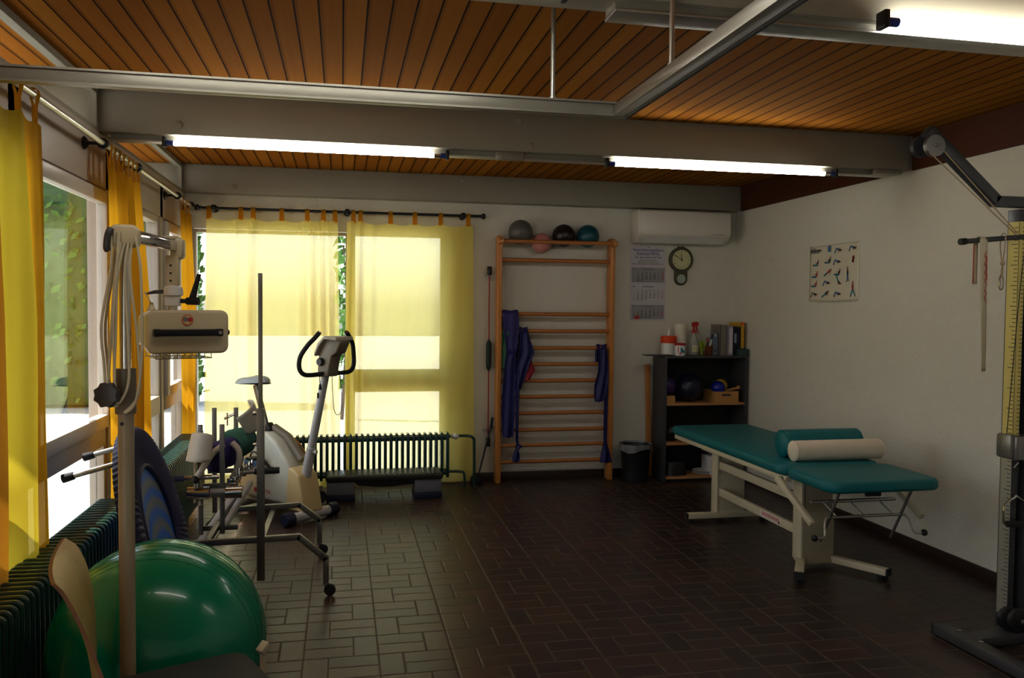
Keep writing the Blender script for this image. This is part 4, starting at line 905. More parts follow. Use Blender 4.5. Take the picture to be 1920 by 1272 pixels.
b = B(); b.grid(lambda u, v: V((3.09 + 0.14 * math.cos(2 * PI * u) * (1 - 0.25 * v) * (1 + 0.07 * math.sin(6 * PI * u)), 7.30 + 0.11 * math.sin(2 * PI * u) * (1 - 0.3 * v), 0.045 + 0.13 * math.sin(v * PI / 2))), 28, 8); b.grid(lambda u, v: V((3.09 + 0.105 * v * math.cos(2 * PI * u), 7.30 + 0.077 * v * math.sin(2 * PI * u), 0.175 + 0.006 * math.sin(9 * u))), 28, 3)
tag(obj('sports_bag', b, 'black', ang=60), 'black slumped bag on the bottom shelf', 'bag')
b = B()
for i in range(4): b.lathe([(0.05, 0.0), (0.095, 0.007), (0.095, 0.010), (0.048, 0.004)], (3.38, 7.27, 0.046 + i * 0.009), n=28)
tag(obj('plate_stack', b, 'white'), 'low stack of white discs on the bottom shelf beside the bag', 'plates')
b = B(); b.box((3.56, 7.27, 0.365 - 0.1), (0.3, 0.2, 0.012), (0, 0.1, 0.05), 0.003); b.box((3.56, 7.27, 0.365 - 0.118), (0.3, 0.2, 0.014), (0, 0.1, 0.02), 0.003); b.bb((3.41, 7.17, 0.045), (3.71, 7.37, 0.22), 0.01)
tag(obj('paper_stack', b, ['paper']), 'pile of white paper on a pale box in the lowest shelf compartment', 'papers')
b = B(); b.bar((2.915, 7.462, 0), (2.885, 7.475, 1.08), 0.05, 0.012, up=(0, 1, 0), bev=0.003); tag(obj('wooden_board', b, 'oak'), 'narrow beech board leaning against the wall behind the shelf', 'board')
t = thing('waste_bin', 'round black waste bin with a grey liner between wall bars and shelf', 'waste bin', (2.705, 7.28, 0))
b = B(); b.lathe([(0.11, 0), (0.118, 0.006), (0.142, 0.33), (0.146, 0.335), (0.143, 0.34), (0.138, 0.33), (0.114, 0.012), (0.02, 0.012)], (2.705, 7.28, 0), n=36); obj('bucket', b, 'black', t)
rl = random.Random(3); ph = [rl.uniform(0, 6) for _ in range(4)]
def lf(u, v):
    a = 2 * PI * u; r = 0.140 + 0.012 * math.sin(v * PI) if v < 0.5 else 0.152 + (v - 0.5) * 0.012
    w = 0.004 * math.sin(13 * a + ph[0]) + 0.003 * math.sin(7 * a + ph[1]); z = 0.30 + 0.062 * math.sin(v * PI * 0.62 + 0.25) - (0.10 + 0.035 * math.sin(3 * a + ph[2])) * max(0, v - 0.45)
    return V((2.705 + (r + w * v) * math.cos(a), 7.28 + (r + w * v) * math.sin(a), z))
b = B(); b.grid(lf, 90, 10); obj('bin_liner', b, 'liner', t, ang=60)
b = B(); b.bb((3.455, 7.18, z1 + 0.008), (3.67, 7.405, z1 + 0.066), 0.02); tag(obj('folded_cloth', b, 'greyp'), 'folded grey cloth filling the plywood crate under the two balls', 'cloth')

# ------------------------------------------------------------------ treatment table
TX0, TX1, TC = 2.62, 3.31, 2.94
t = thing('treatment_table', 'teal upholstered treatment table on a cream lifting frame', 'treatment table', (TC, 5.1, 0))
def cushion(x0, x1, y0, y1, z0, z1_, r=0.07):
    b = B(); n = 5; poly = []
    for cx, cy, a0 in ((x1 - r, y1 - r, 0), (x0 + r, y1 - r, PI / 2), (x0 + r, y0 + r, PI), (x1 - r, y0 + r, 1.5 * PI)):
        for k in range(n + 1): poly.append((cx + r * math.cos(a0 + k * PI / 2 / n), cy + r * math.sin(a0 + k * PI / 2 / n)))
    b.prism(poly, (0, 0, z0), (1, 0, 0), (0, 1, 0), (0, 0, 1), z1_ - z0, 0.022); return b
obj('main_cushion', cushion(TX0, TX1, 4.525, 6.26, 0.603, 0.668), 'teal', t)
obj('head_cushion', cushion(TX0, TX1 + 0.02, 4.0, 4.515, 0.603, 0.668, 0.085), 'teal', t)
b = B()
for x in (TX0 + 0.035, TX1 - 0.035): b.bb((x - 0.02, 4.50, 0.57), (x + 0.02, 6.2, 0.602), 0.003)
for y in (4.62, 5.3, 6.16): b.bb((TX0 + 0.055, y - 0.02, 0.572), (TX1 - 0.055, y + 0.02, 0.60), 0.003)
obj('top_frame', b, 'cream', t)
for y in (4.63, 5.80):
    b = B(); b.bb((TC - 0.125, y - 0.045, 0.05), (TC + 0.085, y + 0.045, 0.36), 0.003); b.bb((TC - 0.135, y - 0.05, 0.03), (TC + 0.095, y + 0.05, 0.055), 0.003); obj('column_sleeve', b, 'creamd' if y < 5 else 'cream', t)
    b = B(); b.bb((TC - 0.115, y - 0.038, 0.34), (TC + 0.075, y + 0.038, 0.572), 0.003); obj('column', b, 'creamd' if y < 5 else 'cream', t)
    b = B(); b.bb((TC - 0.145, y - 0.05, 0.05), (TC - 0.126, y + 0.05, 0.565), 0.003); obj('edge_profile', b, 'cream', t)
for z in (0.43, 0.225):
    b = B(); b.bb((TC - 0.128, 4.676, z - 0.03), (TC - 0.098, 5.754, z + 0.03), 0.004); cb = obj('crossbar', b, 'cream', t)
    if z < 0.3:
        b = B(); b.bb((TC - 0.1288, 4.86, z - 0.018), (TC - 0.128, 5.12, z + 0.02)); st = obj('warning_sticker', b, 'paper', cb)
        q = B()
        for k, zz in enumerate((0.012, 0.003, -0.006)):
            for i in range(9): q.bb((TC - 0.1294, 5.10 - i * 0.026 - 0.02, z + zz - 0.003), (TC - 0.1288, 5.10 - i * 0.026, z + zz + 0.003))
        obj('small_print', q, 'inkred', cb)
        q = B(); q.bb((TC - 0.1294, 4.865, z - 0.016), (TC - 0.1288, 4.885, z - 0.002)); obj('sticker_mark', q, 'ink', cb)
for p0, p1 in (((TC - 0.12, 4.62, 0.05), (2.64, 4.34, 0.05)), ((TC + 0.09, 4.60, 0.05), (3.20, 4.30, 0.05)), ((2.56, 5.76, 0.05), (3.22, 5.76, 0.05))):
    b = B(); b.bar(p0, p1, 0.055, 0.04, bev=0.004); ft = obj('foot_bar', b, 'cream', t)
    e = (V(p1) - V(p0)).normalized(); b = B(); b.bar(V(p1) + e * 0.001, V(p1) + e * 0.012, 0.058, 0.043); b.bar(V(p1) - e * 0.03 - V((0, 0, 0.02)), V(p1) - e * 0.03 - V((0, 0, 0.05)), 0.045, 0.045); obj('end_cap', b, 'rubber', ft)
    if p0[0] == 2.56:
        b = B(); b.bar(V(p0) - e * 0.012, V(p0) - e * 0.001, 0.058, 0.043); b.bar(V(p0) + e * 0.03 - V((0, 0, 0.02)), V(p0) + e * 0.03 - V((0, 0, 0.05)), 0.045, 0.045); obj('end_cap', b, 'rubber', ft)
for p0, p1 in (((2.605, 4.55, 0.588), (2.625, 4.19, 0.395)), ((3.345, 4.55, 0.588), (3.345, 4.20, 0.405))):
    b = B(); b.bar(p0, p1, 0.03, 0.035, bev=0.003); obj('arm_support', b, 'cream', t)
b = B(); b.cyl((2.60, 4.54, 0.588), (3.35, 4.54, 0.588), 0.011, n=12); obj('pivot_rod', b, 'steel', t)
for x in (2.73, 3.19):
    b = B(); b.cyl((x, 4.09, 0.604), (x, 4.27, 0.27), 0.0085, n=12); obj('strut', b, 'steel', t)
    b = B(); b.bar((x, 4.12, 0.598), (x, 4.48, 0.598), 0.03, 0.008); obj('hinge_plate', b, 'steel', t)
b = B(); b.tube([(2.70, 4.33, 0.485), (3.26, 4.33, 0.485)], 0.011, 12); b.tube([(2.71, 4.185, 0.43), (3.215, 4.185, 0.43)], 0.009, 12)
for x in (2.78, 2.95, 3.14): b.tube([(x, 4.33, 0.485), (x, 4.185, 0.43)], 0.006, 8)
obj('release_linkage', b, 'alu', t)
for s, x in ((-1, 2.71), (1, 3.215)):
    b = B(); b.tube(smooth_path([(x, 4.185, 0.43), (x + s * 0.02, 4.17, 0.40), (x + s * 0.03, 4.15, 0.345), (x + s * 0.05, 4.14, 0.33), (x + s * 0.09, 4.14, 0.328)], 4), 0.0065, 10); h = obj('lever', b, 'alu', t)
    b = B(); b.sph((x + s * 0.10, 4.14, 0.328), 0.019, 18); obj('knob', b, 'black', h)
b = B(); b.cyl((2.90, 4.10, 0.575), (2.99, 4.10, 0.575), 0.012, n=12); b.cyl((2.945, 4.10, 0.575), (2.945, 4.10, 0.604), 0.007, n=10); obj('pull_knob', b, 'black', t)
G = 'bolsters lying on the treatment table'
def bolster(label, m, x0, x1, y, z, r, my):
    b = B(); n = 28; L = x1 - x0
    b.lathe([(r * 0.1, 0), (r * 0.8, 0.002), (r * 0.96, 0.012), (r, 0.035), (r * 1.01, L / 2), (r, L - 0.035), (r * 0.96, L - 0.012), (r * 0.8, L - 0.002), (r * 0.1, L)], (x0, y, z), (1, 0, 0), 36)
    o = tag(obj('bolster', b, m, None, ang=50), label, 'bolster', G)
    for q in (0.012, L - 0.012):
        b = B(); b.tube([V((x0 + q, y + r * 0.97 * math.cos(2 * PI * i / 32), z + r * 0.97 * math.sin(2 * PI * i / 32))) for i in range(32)], 0.003, 6, closed=True); obj('piping', b, m, o)
bolster('teal bolster lying behind the off-white one on the table', 'teal', 2.765, 3.32, 4.80, 0.668 + 0.087, 0.087, 0)
bolster('off-white cloth bolster in front of the teal one on the table', 'bolwhite', 2.755, 3.375, 4.645, 0.668 + 0.064, 0.064, 0)

# ------------------------------------------------------------------ aerobic step
t = thing('aerobic_step', 'black ribbed aerobic step on two grey blocks in front of the back radiator', 'step', (0.35, 6.97, 0))
b = B(); b.bb((-0.125, 6.83, 0.165), (0.835, 7.12, 0.215), 0.015); pl = obj('platform', b, 'mattop', t)
b = B()
for i in range(24): b.bb((-0.09 + i * 0.038, 6.845, 0.215), (-0.075 + i * 0.038, 7.105, 0.219))
obj('grip_ridges', b, 'mattop', pl)
b = B(); b.prism([(0.1, 0.164), (0.62, 0.164), (0.6, 0.13), (0.42, 0.112), (0.3, 0.112), (0.12, 0.13)], (0, 6.86, 0), (1, 0, 0), (0, 0, 1), (0, 1, 0), 0.22, 0.004); obj('underside', b, 'black', pl)
for x in (-0.12, 0.60):
    b = B(); b.bb((x, 6.85, 0.055), (x + 0.225, 7.10, 0.165), 0.008); bl = obj('riser_block', b, 'stepg', t)
    b = B(); b.bb((x - 0.004, 6.842, 0), (x + 0.229, 7.108, 0.055), 0.006); obj('riser_foot', b, 'navyr', bl)

# ------------------------------------------------------------------ exercise bike
F0 = V((-0.225, 6.29, 0)); a = V((0.68, -0.74, 0)).normalized(); s = V((0.74, 0.68, 0)).normalized(); UZ = V((0, 0, 1)); bk = -a
def bp(t_, w, z): return F0 + bk * t_ + s * w + UZ * z
t = thing('exercise_bike', 'white and yellowed exercise bike with black handlebars by the back curtain', 'exercise bike', F0 + bk * 0.35)
shell = [(0.14, 0.10), (0.11, 0.22), (0.13, 0.36), (0.20, 0.46), (0.31, 0.575), (0.42, 0.635), (0.53, 0.63), (0.63, 0.56), (0.71, 0.43), (0.755, 0.28), (0.76, 0.16), (0.72, 0.105)]
b = B(); b.prism(shell, F0 - s * 0.085, bk, UZ, s, 0.17, 0.03); bs = obj('shell', b, 'bikew', t, ang=50)
b = B(); b.prism([(-0.035, 0.07), (-0.005, 0.2), (0.03, 0.345), (0.09, 0.385), (0.15, 0.40), (0.175, 0.25), (0.18, 0.08)], F0 - s * 0.093, bk, UZ, s, 0.186, 0.018); obj('front_cover', b, 'bikey', t, ang=50)
nf = -s * 0.0862
def deco(name, poly, m, par, w=0.0862, d=0.0012): 
    q = B(); q.prism(poly, F0 - s * w, bk, UZ, -s, d); return obj(name, q, m, par)
deco('sticker', [(0.46, 0.405), (0.70, 0.405), (0.665, 0.29)], 'stkblue', bs)
text('lettering', 'KETTLER', 0.05, bp(0.575, -0.0876, 0.352), a, UZ, 'inkblue', bs)
text('lettering', 'ERG', 0.036, bp(0.63, -0.0866, 0.165), a, UZ, 'inkred', bs)
text('lettering', 'METER', 0.036, bp(0.415, -0.0866, 0.165), a, UZ, 'inkred', bs)
deco('emblem', [(0.545 + 0.02 * math.cos(k * PI / 8), 0.176 + 0.02 * math.sin(k * PI / 8)) for k in range(16)], 'inkred', bs, 0.086, 0.001)
b = B()
for k in range(6): b.prism([(0.60 + k * 0.012, 0.52), (0.605 + k * 0.012, 0.52), (0.605 + k * 0.012, 0.575 - k * 0.006), (0.60 + k * 0.012, 0.575 - k * 0.006)], F0 - s * 0.085, bk, UZ, -s, 0.0012)
obj('air_slots', b, 'inkgrey', bs)
cr = (0.33, 0.37)
b = B(); b.lathe([(0.052, 0.0), (0.05, 0.006), (0.03, 0.010)], bp(cr[0], -0.085, cr[1]), -s, 24); obj('hub_cover', b, 'bikew', bs)
for sd, ang in ((-1, 0.75), (1, 0.75 + PI)):
    p0 = bp(cr[0], sd * 0.085, cr[1]); p1 = p0 + s * sd * 0.03; d = (a * -math.cos(ang) * sd * -1 if False else a * math.cos(ang) * (-1) + UZ * math.sin(ang) * 0.4)
    if sd < 0: e = p1 + (bk * 0.11 + UZ * 0.075)
    else: e = p1 - (bk * 0.11 + UZ * 0.075)
    b = B(); b.tube([p0, p1], 0.014, 12); b.bar(p1, e, 0.022, 0.014, up=s, bev=0.003); c_ = obj('crank', b, 'black', t)
    b = B(); b.tube([e, e + s * sd * 0.05], 0.01, 10); b.box(e + s * sd * 0.065, (0.09, 0.09, 0.022), Matrix((a, s, UZ)).transposed(), 0.006); obj('pedal', b, 'black', c_)
    b = B(); b.tube([e + s * sd * 0.06 + V(p) for p in arc((0, 0, 0), 0.05, 0.1, PI - 0.1, 10, a, UZ)], 0.006, 8); obj('pedal_strap', b, 'black', c_)
b = B(); b.tube([bp(0.0, -0.215, 0.05), bp(0.0, 0.215, 0.05)], 0.036, 20); fb = obj('front_stabilizer', b, 'bikegrey', t)
for w in (-1, 1):
    b = B(); b.lathe([(0.038, -0.02), (0.05, -0.015), (0.05, 0.05), (0.044, 0.06), (0.02, 0.062)], bp(0.0, w * 0.19, 0.05), s * w, 24); obj('end_cap', b, 'navyr', fb)
b = B(); b.tube([bp(0.74, -0.2, 0.045), bp(0.74, 0.2, 0.045)], 0.03, 18); rb = obj('rear_stabilizer', b, 'bikegrey', t)
for w in (-1, 1):
    b = B(); b.lathe([(0.032, -0.02), (0.045, -0.015), (0.045, 0.045), (0.02, 0.05)], bp(0.74, w * 0.18, 0.045), s * w, 20); obj('end_cap', b, 'navyr', rb)
b = B(); b.bar(bp(-0.01, 0, 0.085), bp(0.76, 0, 0.085), 0.06, 0.03); obj('base_frame', b, 'bikegrey', t)
P0, P1 = V((-0.263, 6.33, 0.33)), V((-0.113, 6.168, 1.13))
b = B(); b.tube([P0, P0.lerp(P1, 0.28), P0.lerp(P1, 0.285), P1], [0.038, 0.035, 0.031, 0.029], 20); hp = obj('handlebar_post', b, 'bikegrey', t)
q = P0.lerp(P1, 0.24); b = B(); b.tube([q + a * 0.02, q + a * 0.055 + s * 0.01], [0.012, 0.016], 12); obj('post_bolt', b, 'bikew', hp)
b = B(); q = P0.lerp(P1, 0.78) - s * 0.032; b.bar(q - UZ * 0.02, q + UZ * 0.02, 0.02, 0.001, up=a); obj('post_mark', b, 'ink', hp)
# console: profile in (a, z)
C0 = V((-0.10, 6.16, 1.12))
prof = [(-0.06, -0.03), (0.055, -0.02), (0.07, 0.06), (0.09, 0.13), (0.14, 0.155), (0.185, 0.235), (0.17, 0.262), (0.05, 0.265), (-0.01, 0.215), (-0.045, 0.14), (-0.055, 0.06)]
b = B(); b.prism(prof, C0 - s * 0.05, a, UZ, s, 0.10, 0.01); cs = obj('console', b, 'consoled', t, ang=40)
b = B(); b.prism([(0.18, 0.245), (0.175, 0.272), (0.045, 0.275), (-0.02, 0.222), (-0.058, 0.14), (-0.05, 0.125), (-0.005, 0.2), (0.05, 0.252)], C0 - s * 0.085, a, UZ, s, 0.17, 0.006); obj('console_face', b, 'console', t, ang=40)
b = B(); b.lathe([(0.024, 0), (0.03, 0.004), (0.03, 0.02), (0.026, 0.026)], C0 + a * -0.01 + UZ * 0.085 - s * 0.052, -s, 20); b.lathe([(0.024, 0), (0.03, 0.004), (0.03, 0.02), (0.026, 0.026)], C0 + a * -0.01 + UZ * 0.085 + s * 0.052, s, 20); obj('clamp_knob', b, 'black', cs)
hb = []
for w in (-1, 1):
    hb.append([C0 + s * w * 0.03 + UZ * 0.0, C0 + s * w * 0.15 - UZ * 0.005, C0 + s * w * 0.225 + UZ * 0.005 , C0 + s * w * 0.26 + UZ * 0.05 - a * 0.005, C0 + s * w * 0.255 + UZ * 0.13 + a * 0.0, C0 + s * w * 0.215 + UZ * 0.21 + a * 0.03, C0 + s * w * 0.165 + UZ * 0.265 + a * 0.05, C0 + s * w * 0.13 + UZ * 0.30 + a * 0.055])
for k, p in enumerate(hb):
    b = B(); b.tube(smooth_path(p, 6), 0.0165, 14); h = obj('handlebar', b, 'rubber', t)
    b = B(); e = p[-1]; d = (p[-1] - p[-2]).normalized(); b.tube([e - d * 0.002, e + d * 0.008], 0.013, 12); obj('grip_end', b, 'chrome', h)
b = B(); b.tube(smooth_path([C0 + V((0.03, 0, -0.02)), C0 + V((0.035, 0, -0.15)), C0 + V((0.045, 0.01, -0.27)), C0 + V((0.07, 0.01, -0.31)), C0 + V((0.10, 0.02, -0.27)), C0 + V((0.095, 0.02, -0.12)), C0 + V((0.085, 0.01, -0.01))], 8), 0.0022, 6); obj('sensor_cable', b, 'black', t)
b = B(); b.tube([C0 + V((-0.06, -0.02, -0.02)), C0 + V((-0.055, -0.02, -0.08))], 0.003, 6); b.tube([C0 + V((-0.055, -0.02, -0.08)), C0 + V((-0.056, -0.02, -0.12))], [0.008, 0.012], 10); obj('sensor_plug', b, 'black', t)
# seat
sp = bp(0.66, 0, 1.0)
b = B()
def seatf(u, v):
    an = 2 * PI * u; x = math.cos(an); y_ = math.sin(an); ww = 0.125 - 0.045 * x
    k = math.sin(v * PI / 2); sh = (1 - (1 - k) ** 2) ** 0.5 if k < 1 else 1
    return sp + bk * (-x * 0.15 * math.cos(v * PI / 2) ** 0.45) + s * (y_ * ww * math.cos(v * PI / 2) ** 0.45) + UZ * (0.05 * math.sin(v * PI / 2) + 0.01 * x)
b.grid(seatf, 36, 10); b.grid(lambda u, v: sp + bk * (-math.cos(2 * PI * u) * 0.158 * v) + s * (math.sin(2 * PI * u) * (0.13 - 0.045 * math.cos(2 * PI * u)) * v) - UZ * (0.012 * (1 - v) + 0.004), 36, 3)
bmesh.ops.remove_doubles(b.bm, verts=b.bm.verts[:], dist=0.0006); obj('seat', b, 'seatw', t, ang=50)
b = B(); b.bar(bp(0.655, 0, 0.985), bp(0.50, 0, 0.60), 0.05, 0.028, up=s, bev=0.006); po = obj('seat_post', b, 'steel', t)
b = B()
for k in range(6): p = bp(0.655, -0.0145, 0.985).lerp(bp(0.50, -0.0145, 0.60), 0.35 + 0.09 * k); b.lathe([(0.007, 0), (0.007, 0.001)], p, -s, 12)
obj('adjustment_holes', b, 'black', po)
b = B(); b.bar(bp(0.53, 0, 0.60), bp(0.46, 0, 0.68), 0.07, 0.06, up=s, bev=0.01); obj('post_clamp', b, 'black', t)
b = B(); b.tube([bp(0.45, 0.02, 0.66), bp(0.30, 0.03, 0.60), bp(0.12, 0.02, 0.44)], 0.032, 14); obj('frame_tube', b, 'consoled', t)

# navy disc leaning behind the bike
t = thing('balance_disc', 'large round navy balance board with a tan rim leaning behind the bike', 'balance board', (-0.565, 7.05, 0))
dn = V((0.1, -0.96, 0.26)).normalized(); dc = V((-0.565, 7.055, 0.275))
b = B(); b.lathe([(0.285, 0.0), (0.29, 0.003), (0.29, 0.018), (0.282, 0.022), (0.272, 0.022), (0.272, 0.0)], dc, dn, 64); obj('rim', b, 'tan', t)
b = B(); b.lathe([(0.274, -0.003), (0.274, 0.015), (0.05, 0.017)], dc, dn, 64); obj('board', b, 'navyd', t)

# small things between bike and step
t = thing('dumbbell', 'small black and cream dumbbell on the floor between bike and step', 'dumbbell', (-0.235, 6.93, 0))
b = B(); b.cyl((-0.25, 6.95, 0.055), (-0.17, 6.82, 0.055), 0.014, n=12); obj('bar', b, 'cream', t)
for p, q in (((-0.27, 6.98, 0.055), (-0.24, 6.935, 0.055)), ((-0.185, 6.845, 0.055), (-0.155, 6.80, 0.055))):
    b = B(); d = (V(q) - V(p)).normalized(); b.lathe([(0.02, 0), (0.05, 0.004), (0.054, 0.02), (0.05, 0.045), (0.02, 0.05)], p, d, 24); obj('weight', b, 'rubber', t)

# ------------------------------------------------------------------ wheeled exercise trolley (motion splint on a castor frame)
t = thing('therapy_trolley', 'wheeled steel trolley with leg cradles, tall pole and angled castor legs', 'therapy trolley', (-0.45, 5.0, 0))
def sq(path, w, name, m='steel', par=None):
    b = B()
    for p, q in zip(path, path[1:]):
        d = (V(q) - V(p)).normalized(); b.bar(V(p) - d * w * 0.25, V(q) + d * w * 0.25, w, w, bev=0.002)
    return obj(name, b, m, par or t)
sq([(-0.93, 4.63, 0.12), (-0.93, 4.63, 0.20), (-0.79, 4.63, 0.325), (-0.23, 4.63, 0.338), (-0.085, 4.63, 0.21), (-0.085, 4.63, 0.075)], 0.032, 'near_frame_leg')
sq([(-0.85, 5.42, 0.075), (-0.85, 5.42, 0.20), (-0.72, 5.42, 0.315), (-0.265, 5.42, 0.328), (-0.14, 5.42, 0.225), (-0.14, 5.42, 0.075)], 0.032, 'far_frame_leg')
sq([(-0.72, 4.646, 0.31), (-0.72, 5.404, 0.30)], 0.03, 'cross_member'); sq([(-0.43, 4.646, 0.305), (-0.43, 5.404, 0.295)], 0.03, 'cross_member')
for x, y in ((-0.085, 4.63), (-0.14, 5.42), (-0.85, 5.42), (-0.93, 4.63)):
    b = B(); b.cyl((x, y, 0.058), (x, y, 0.08), 0.012, n=12); b.lathe([(0.018, 0.066), (0.02, 0.068), (0.02, 0.074), (0.016, 0.076)], (x, y, 0), n=16); b.bar((x, y, 0.06), (x + 0.022, y - 0.004, 0.03), 0.03, 0.004, up=(0, 1, 0)); c_ = obj('castor', b, 'chrome', t)
    b = B(); b.lathe([(0.012, -0.013), (0.03, -0.012), (0.033, 0), (0.03, 0.012), (0.012, 0.013)], (x + 0.022, y - 0.004, 0.033), (0.25, 1, 0), 24); obj('wheel', b, 'rubber', c_)
b = B(); b.bb((-0.449, 4.585, 0.117), (-0.409, 4.613, 1.056), 0.003); po = obj('pole_sleeve', b, 'steel', t)
b = B(); b.bb((-0.440, 4.59, 1.02), (-0.418, 4.608, 1.785), 0.002); obj('pole', b, 'railp', t)
b = B(); b.cyl((-0.47, 4.60, 1.03), (-0.45, 4.60, 1.03), 0.011, n=12); b.cyl((-0.47, 4.60, 0.86), (-0.45, 4.60, 0.86), 0.009, n=12); obj('locking_screw', b, 'chrome', po)
for x, y, z1_ in ((-0.805, 5.02, 0.915), (-0.685, 5.02, 0.915), (-0.785, 5.42, 0.965), (-0.655, 5.42, 0.965)):
    b = B(); b.bb((x - 0.013, y - 0.013, 0.30 if y > 5.3 else 0.27), (x + 0.013, y + 0.013, z1_), 0.002); obj('upright', b, 'steel', t)
for y, z in ((5.02, 0.55), (5.42, 0.56), (5.02, 0.30)):
    b = B(); b.bb((-0.83, y + 0.014, z - 0.015), (-0.60, y + 0.03, z + 0.015), 0.003); obj('cross_plate', b, 'steel', t)
def cradle(c, ax, up, r, L, a0, a1, taper=0.85):
    c, ax, up = V(c), V(ax).normalized(), V(up); up = (up - ax * up.dot(ax)).normalized(); sd = ax.cross(up); b = B()
    def fn(u, v):
        an = a0 + (a1 - a0) * u; rr = r * (1 + (taper - 1) * v); L2 = L * (1 - 0.12 * (2 * u - 1) ** 2)
        return c + ax * (v * L2 - L2 / 2) + up * (-math.cos(an) * rr) + sd * (math.sin(an) * rr)
    b.grid(fn, 20, 8); return obj('leg_cradle', b, 'shell', t, ang=60, solid=0.005)
cradle((-0.795, 5.0, 0.78), (0.1, 0.25, 1), (0.2, 1, 0), 0.075, 0.17, -1.3, 1.3, 0.85)
cradle((-0.60, 5.36, 0.90), (0.35, 0.3, -0.75), (-0.75, 0.4, -0.35), 0.10, 0.16, -1.35, 1.35, 0.85)
b = B(); b.cyl((-0.665, 5.40, 0.925), (-0.72, 5.38, 0.90), 0.008, n=10); b.cyl((-0.70, 5.36, 0.94), (-0.70, 5.36, 0.86), 0.005, n=8); obj('cradle_screw', b, 'chrome', t)
for x0, x1, m in ((-0.87, -0.745, 'chrome'), (-0.66, -0.565, 'chrome')):
    b = B(); b.lathe([(0.02, 0), (0.036, 0.002), (0.036, x1 - x0 - 0.002), (0.02, x1 - x0)], (x0, 4.97, 0.525), (1, 0, 0), 24); obj('drive_cylinder', b, m, t)
b = B(); b.cyl((-0.74, 4.97, 0.525), (-0.66, 4.97, 0.525), 0.027, n=20); obj('drive_shaft', b, 'steel', t)
b = B()
for i in range(7):
    b.box((-0.63 + i * 0.009, 5.0 + i * 0.05, 0.585 + 0.008 * (i % 2)), (0.05, 0.02, 0.03), None, 0.004); b.cyl((-0.60 + i * 0.009, 5.0 + i * 0.05, 0.59), (-0.60 + i * 0.009, 5.0 + i * 0.05, 0.65), 0.006, n=8)
b.tube([(-0.62, 4.98, 0.60), (-0.57, 5.35, 0.62)], 0.008, 8); obj('adjustment_rail', b, 'chrome', t)
b = B(); b.tube([(-0.56, 4.99, 0.635), (-0.36, 4.99, 0.64)], 0.013, 12); ar = obj('side_arm', b, 'steel', t)
b = B(); b.tube([(-0.5, 4.99, 0.637), (-0.36, 4.99, 0.641)], 0.019, 12); obj('side_grip', b, 'rubber', ar)
b = B(); b.tube(smooth_path([(-0.69, 5.10, 0.78), (-0.74, 5.03, 0.74), (-0.79, 4.96, 0.66), (-0.815, 4.94, 0.62)], 5), 0.018, 14); ha = obj('handle', b, 'shell', t)
b = B(); b.sph((-0.82, 4.935, 0.612), 0.024, 18); obj('knob', b, 'black', ha)
b = B(); b.tube(smooth_path([(-0.64, 5.12, 0.79), (-0.60, 5.10, 0.74), (-0.605, 5.09, 0.65), (-0.64, 5.09, 0.58)], 5), 0.018, 14); obj('support_tube', b, 'shell', t)
b = B(); b.tube([(-0.92, 4.985, 0.61), (-0.83, 4.99, 0.61)], 0.012, 12); b.tube([(-0.83, 4.99, 0.61), (-0.70, 5.0, 0.612)], 0.014, 12); la = obj('left_arm', b, 'chrome', t)
b = B(); b.tube([(-0.94, 4.984, 0.61), (-0.89, 4.986, 0.61)], 0.018, 12); obj('arm_grip', b, 'navyr', la)
for p0, p1 in (((-0.62, 5.36, 0.47), (-0.87, 4.93, 0.135)), ((-0.56, 5.36, 0.50), (-0.68, 5.04, 0.30))):
    b = B(); b.bar(p0, p1, 0.05 if p0[0] == -0.62 else 0.03, 0.03, bev=0.004); obj('folded_strut', b, 'bikegrey', t)
b = B(); b.tube([(-0.80, 5.02, 0.88), (-0.80, 4.99, 0.45)], 0.012, 8); b.bar((-0.83, 4.99, 0.70), (-0.83, 4.98, 0.47), 0.035, 0.012, up=(1, 0, 0)); obj('hanger_strip', b, 'creamd', t)
b = B(); b.tube([V((-0.86, 4.945, 0.14)) + V((-0.02, 0, 0)), V((-0.86, 4.945, 0.14)) + V((0.02, 0, 0))], 0.026, 14); obj('strut_roller', b, 'navyr', t)
# rolled cloths lying across the trolley
def roll(label, m, c, ax, r, L, seed, sub):
    c, ax = V(c), V(ax).normalized(); u = ax.orthogonal().normalized(); w = ax.cross(u); rn = random.Random(seed); ph = [rn.uniform(0, 6) for _ in range(3)]
    b = B()
    def fn(p, q):
        an = 2 * PI * p; rr = r * (1 + 0.07 * math.sin(3 * an + ph[0] + q * 2) + 0.04 * math.sin(q * 22 + ph[1])) * (1 - 0.15 * abs(2 * q - 1) ** 6)
        return c + ax * ((q - 0.5) * L) + u * rr * math.cos(an) + w * rr * math.sin(an)
    b.grid(fn, 32, 22)
    for q in (-0.5, 0.5): b.lathe([(r * 0.83, 0), (r * 0.3, 0.012 * (1 if q > 0 else -1)), (0.002, 0.006 * (1 if q > 0 else -1))], c + ax * q * L, ax, 32, cap=False)
    o = obj('rolled_cloth', b, m, None, ang=60); tag(o, label, 'rolled cloth', 'rolled cloths on the trolley')
roll('purple rolled cloth hanging over the trolley uprights, nearest of the two rolls', 'purplecl', (-0.71, 5.17, 0.715), (0.45, 0.8, 0.12), 0.085, 0.20, 1, 0)
roll('sea green rolled cloth on the trolley behind the purple roll', 'mintcl', (-0.635, 5.335, 0.755), (0.45, 0.8, 0.1), 0.088, 0.18, 2, 0)

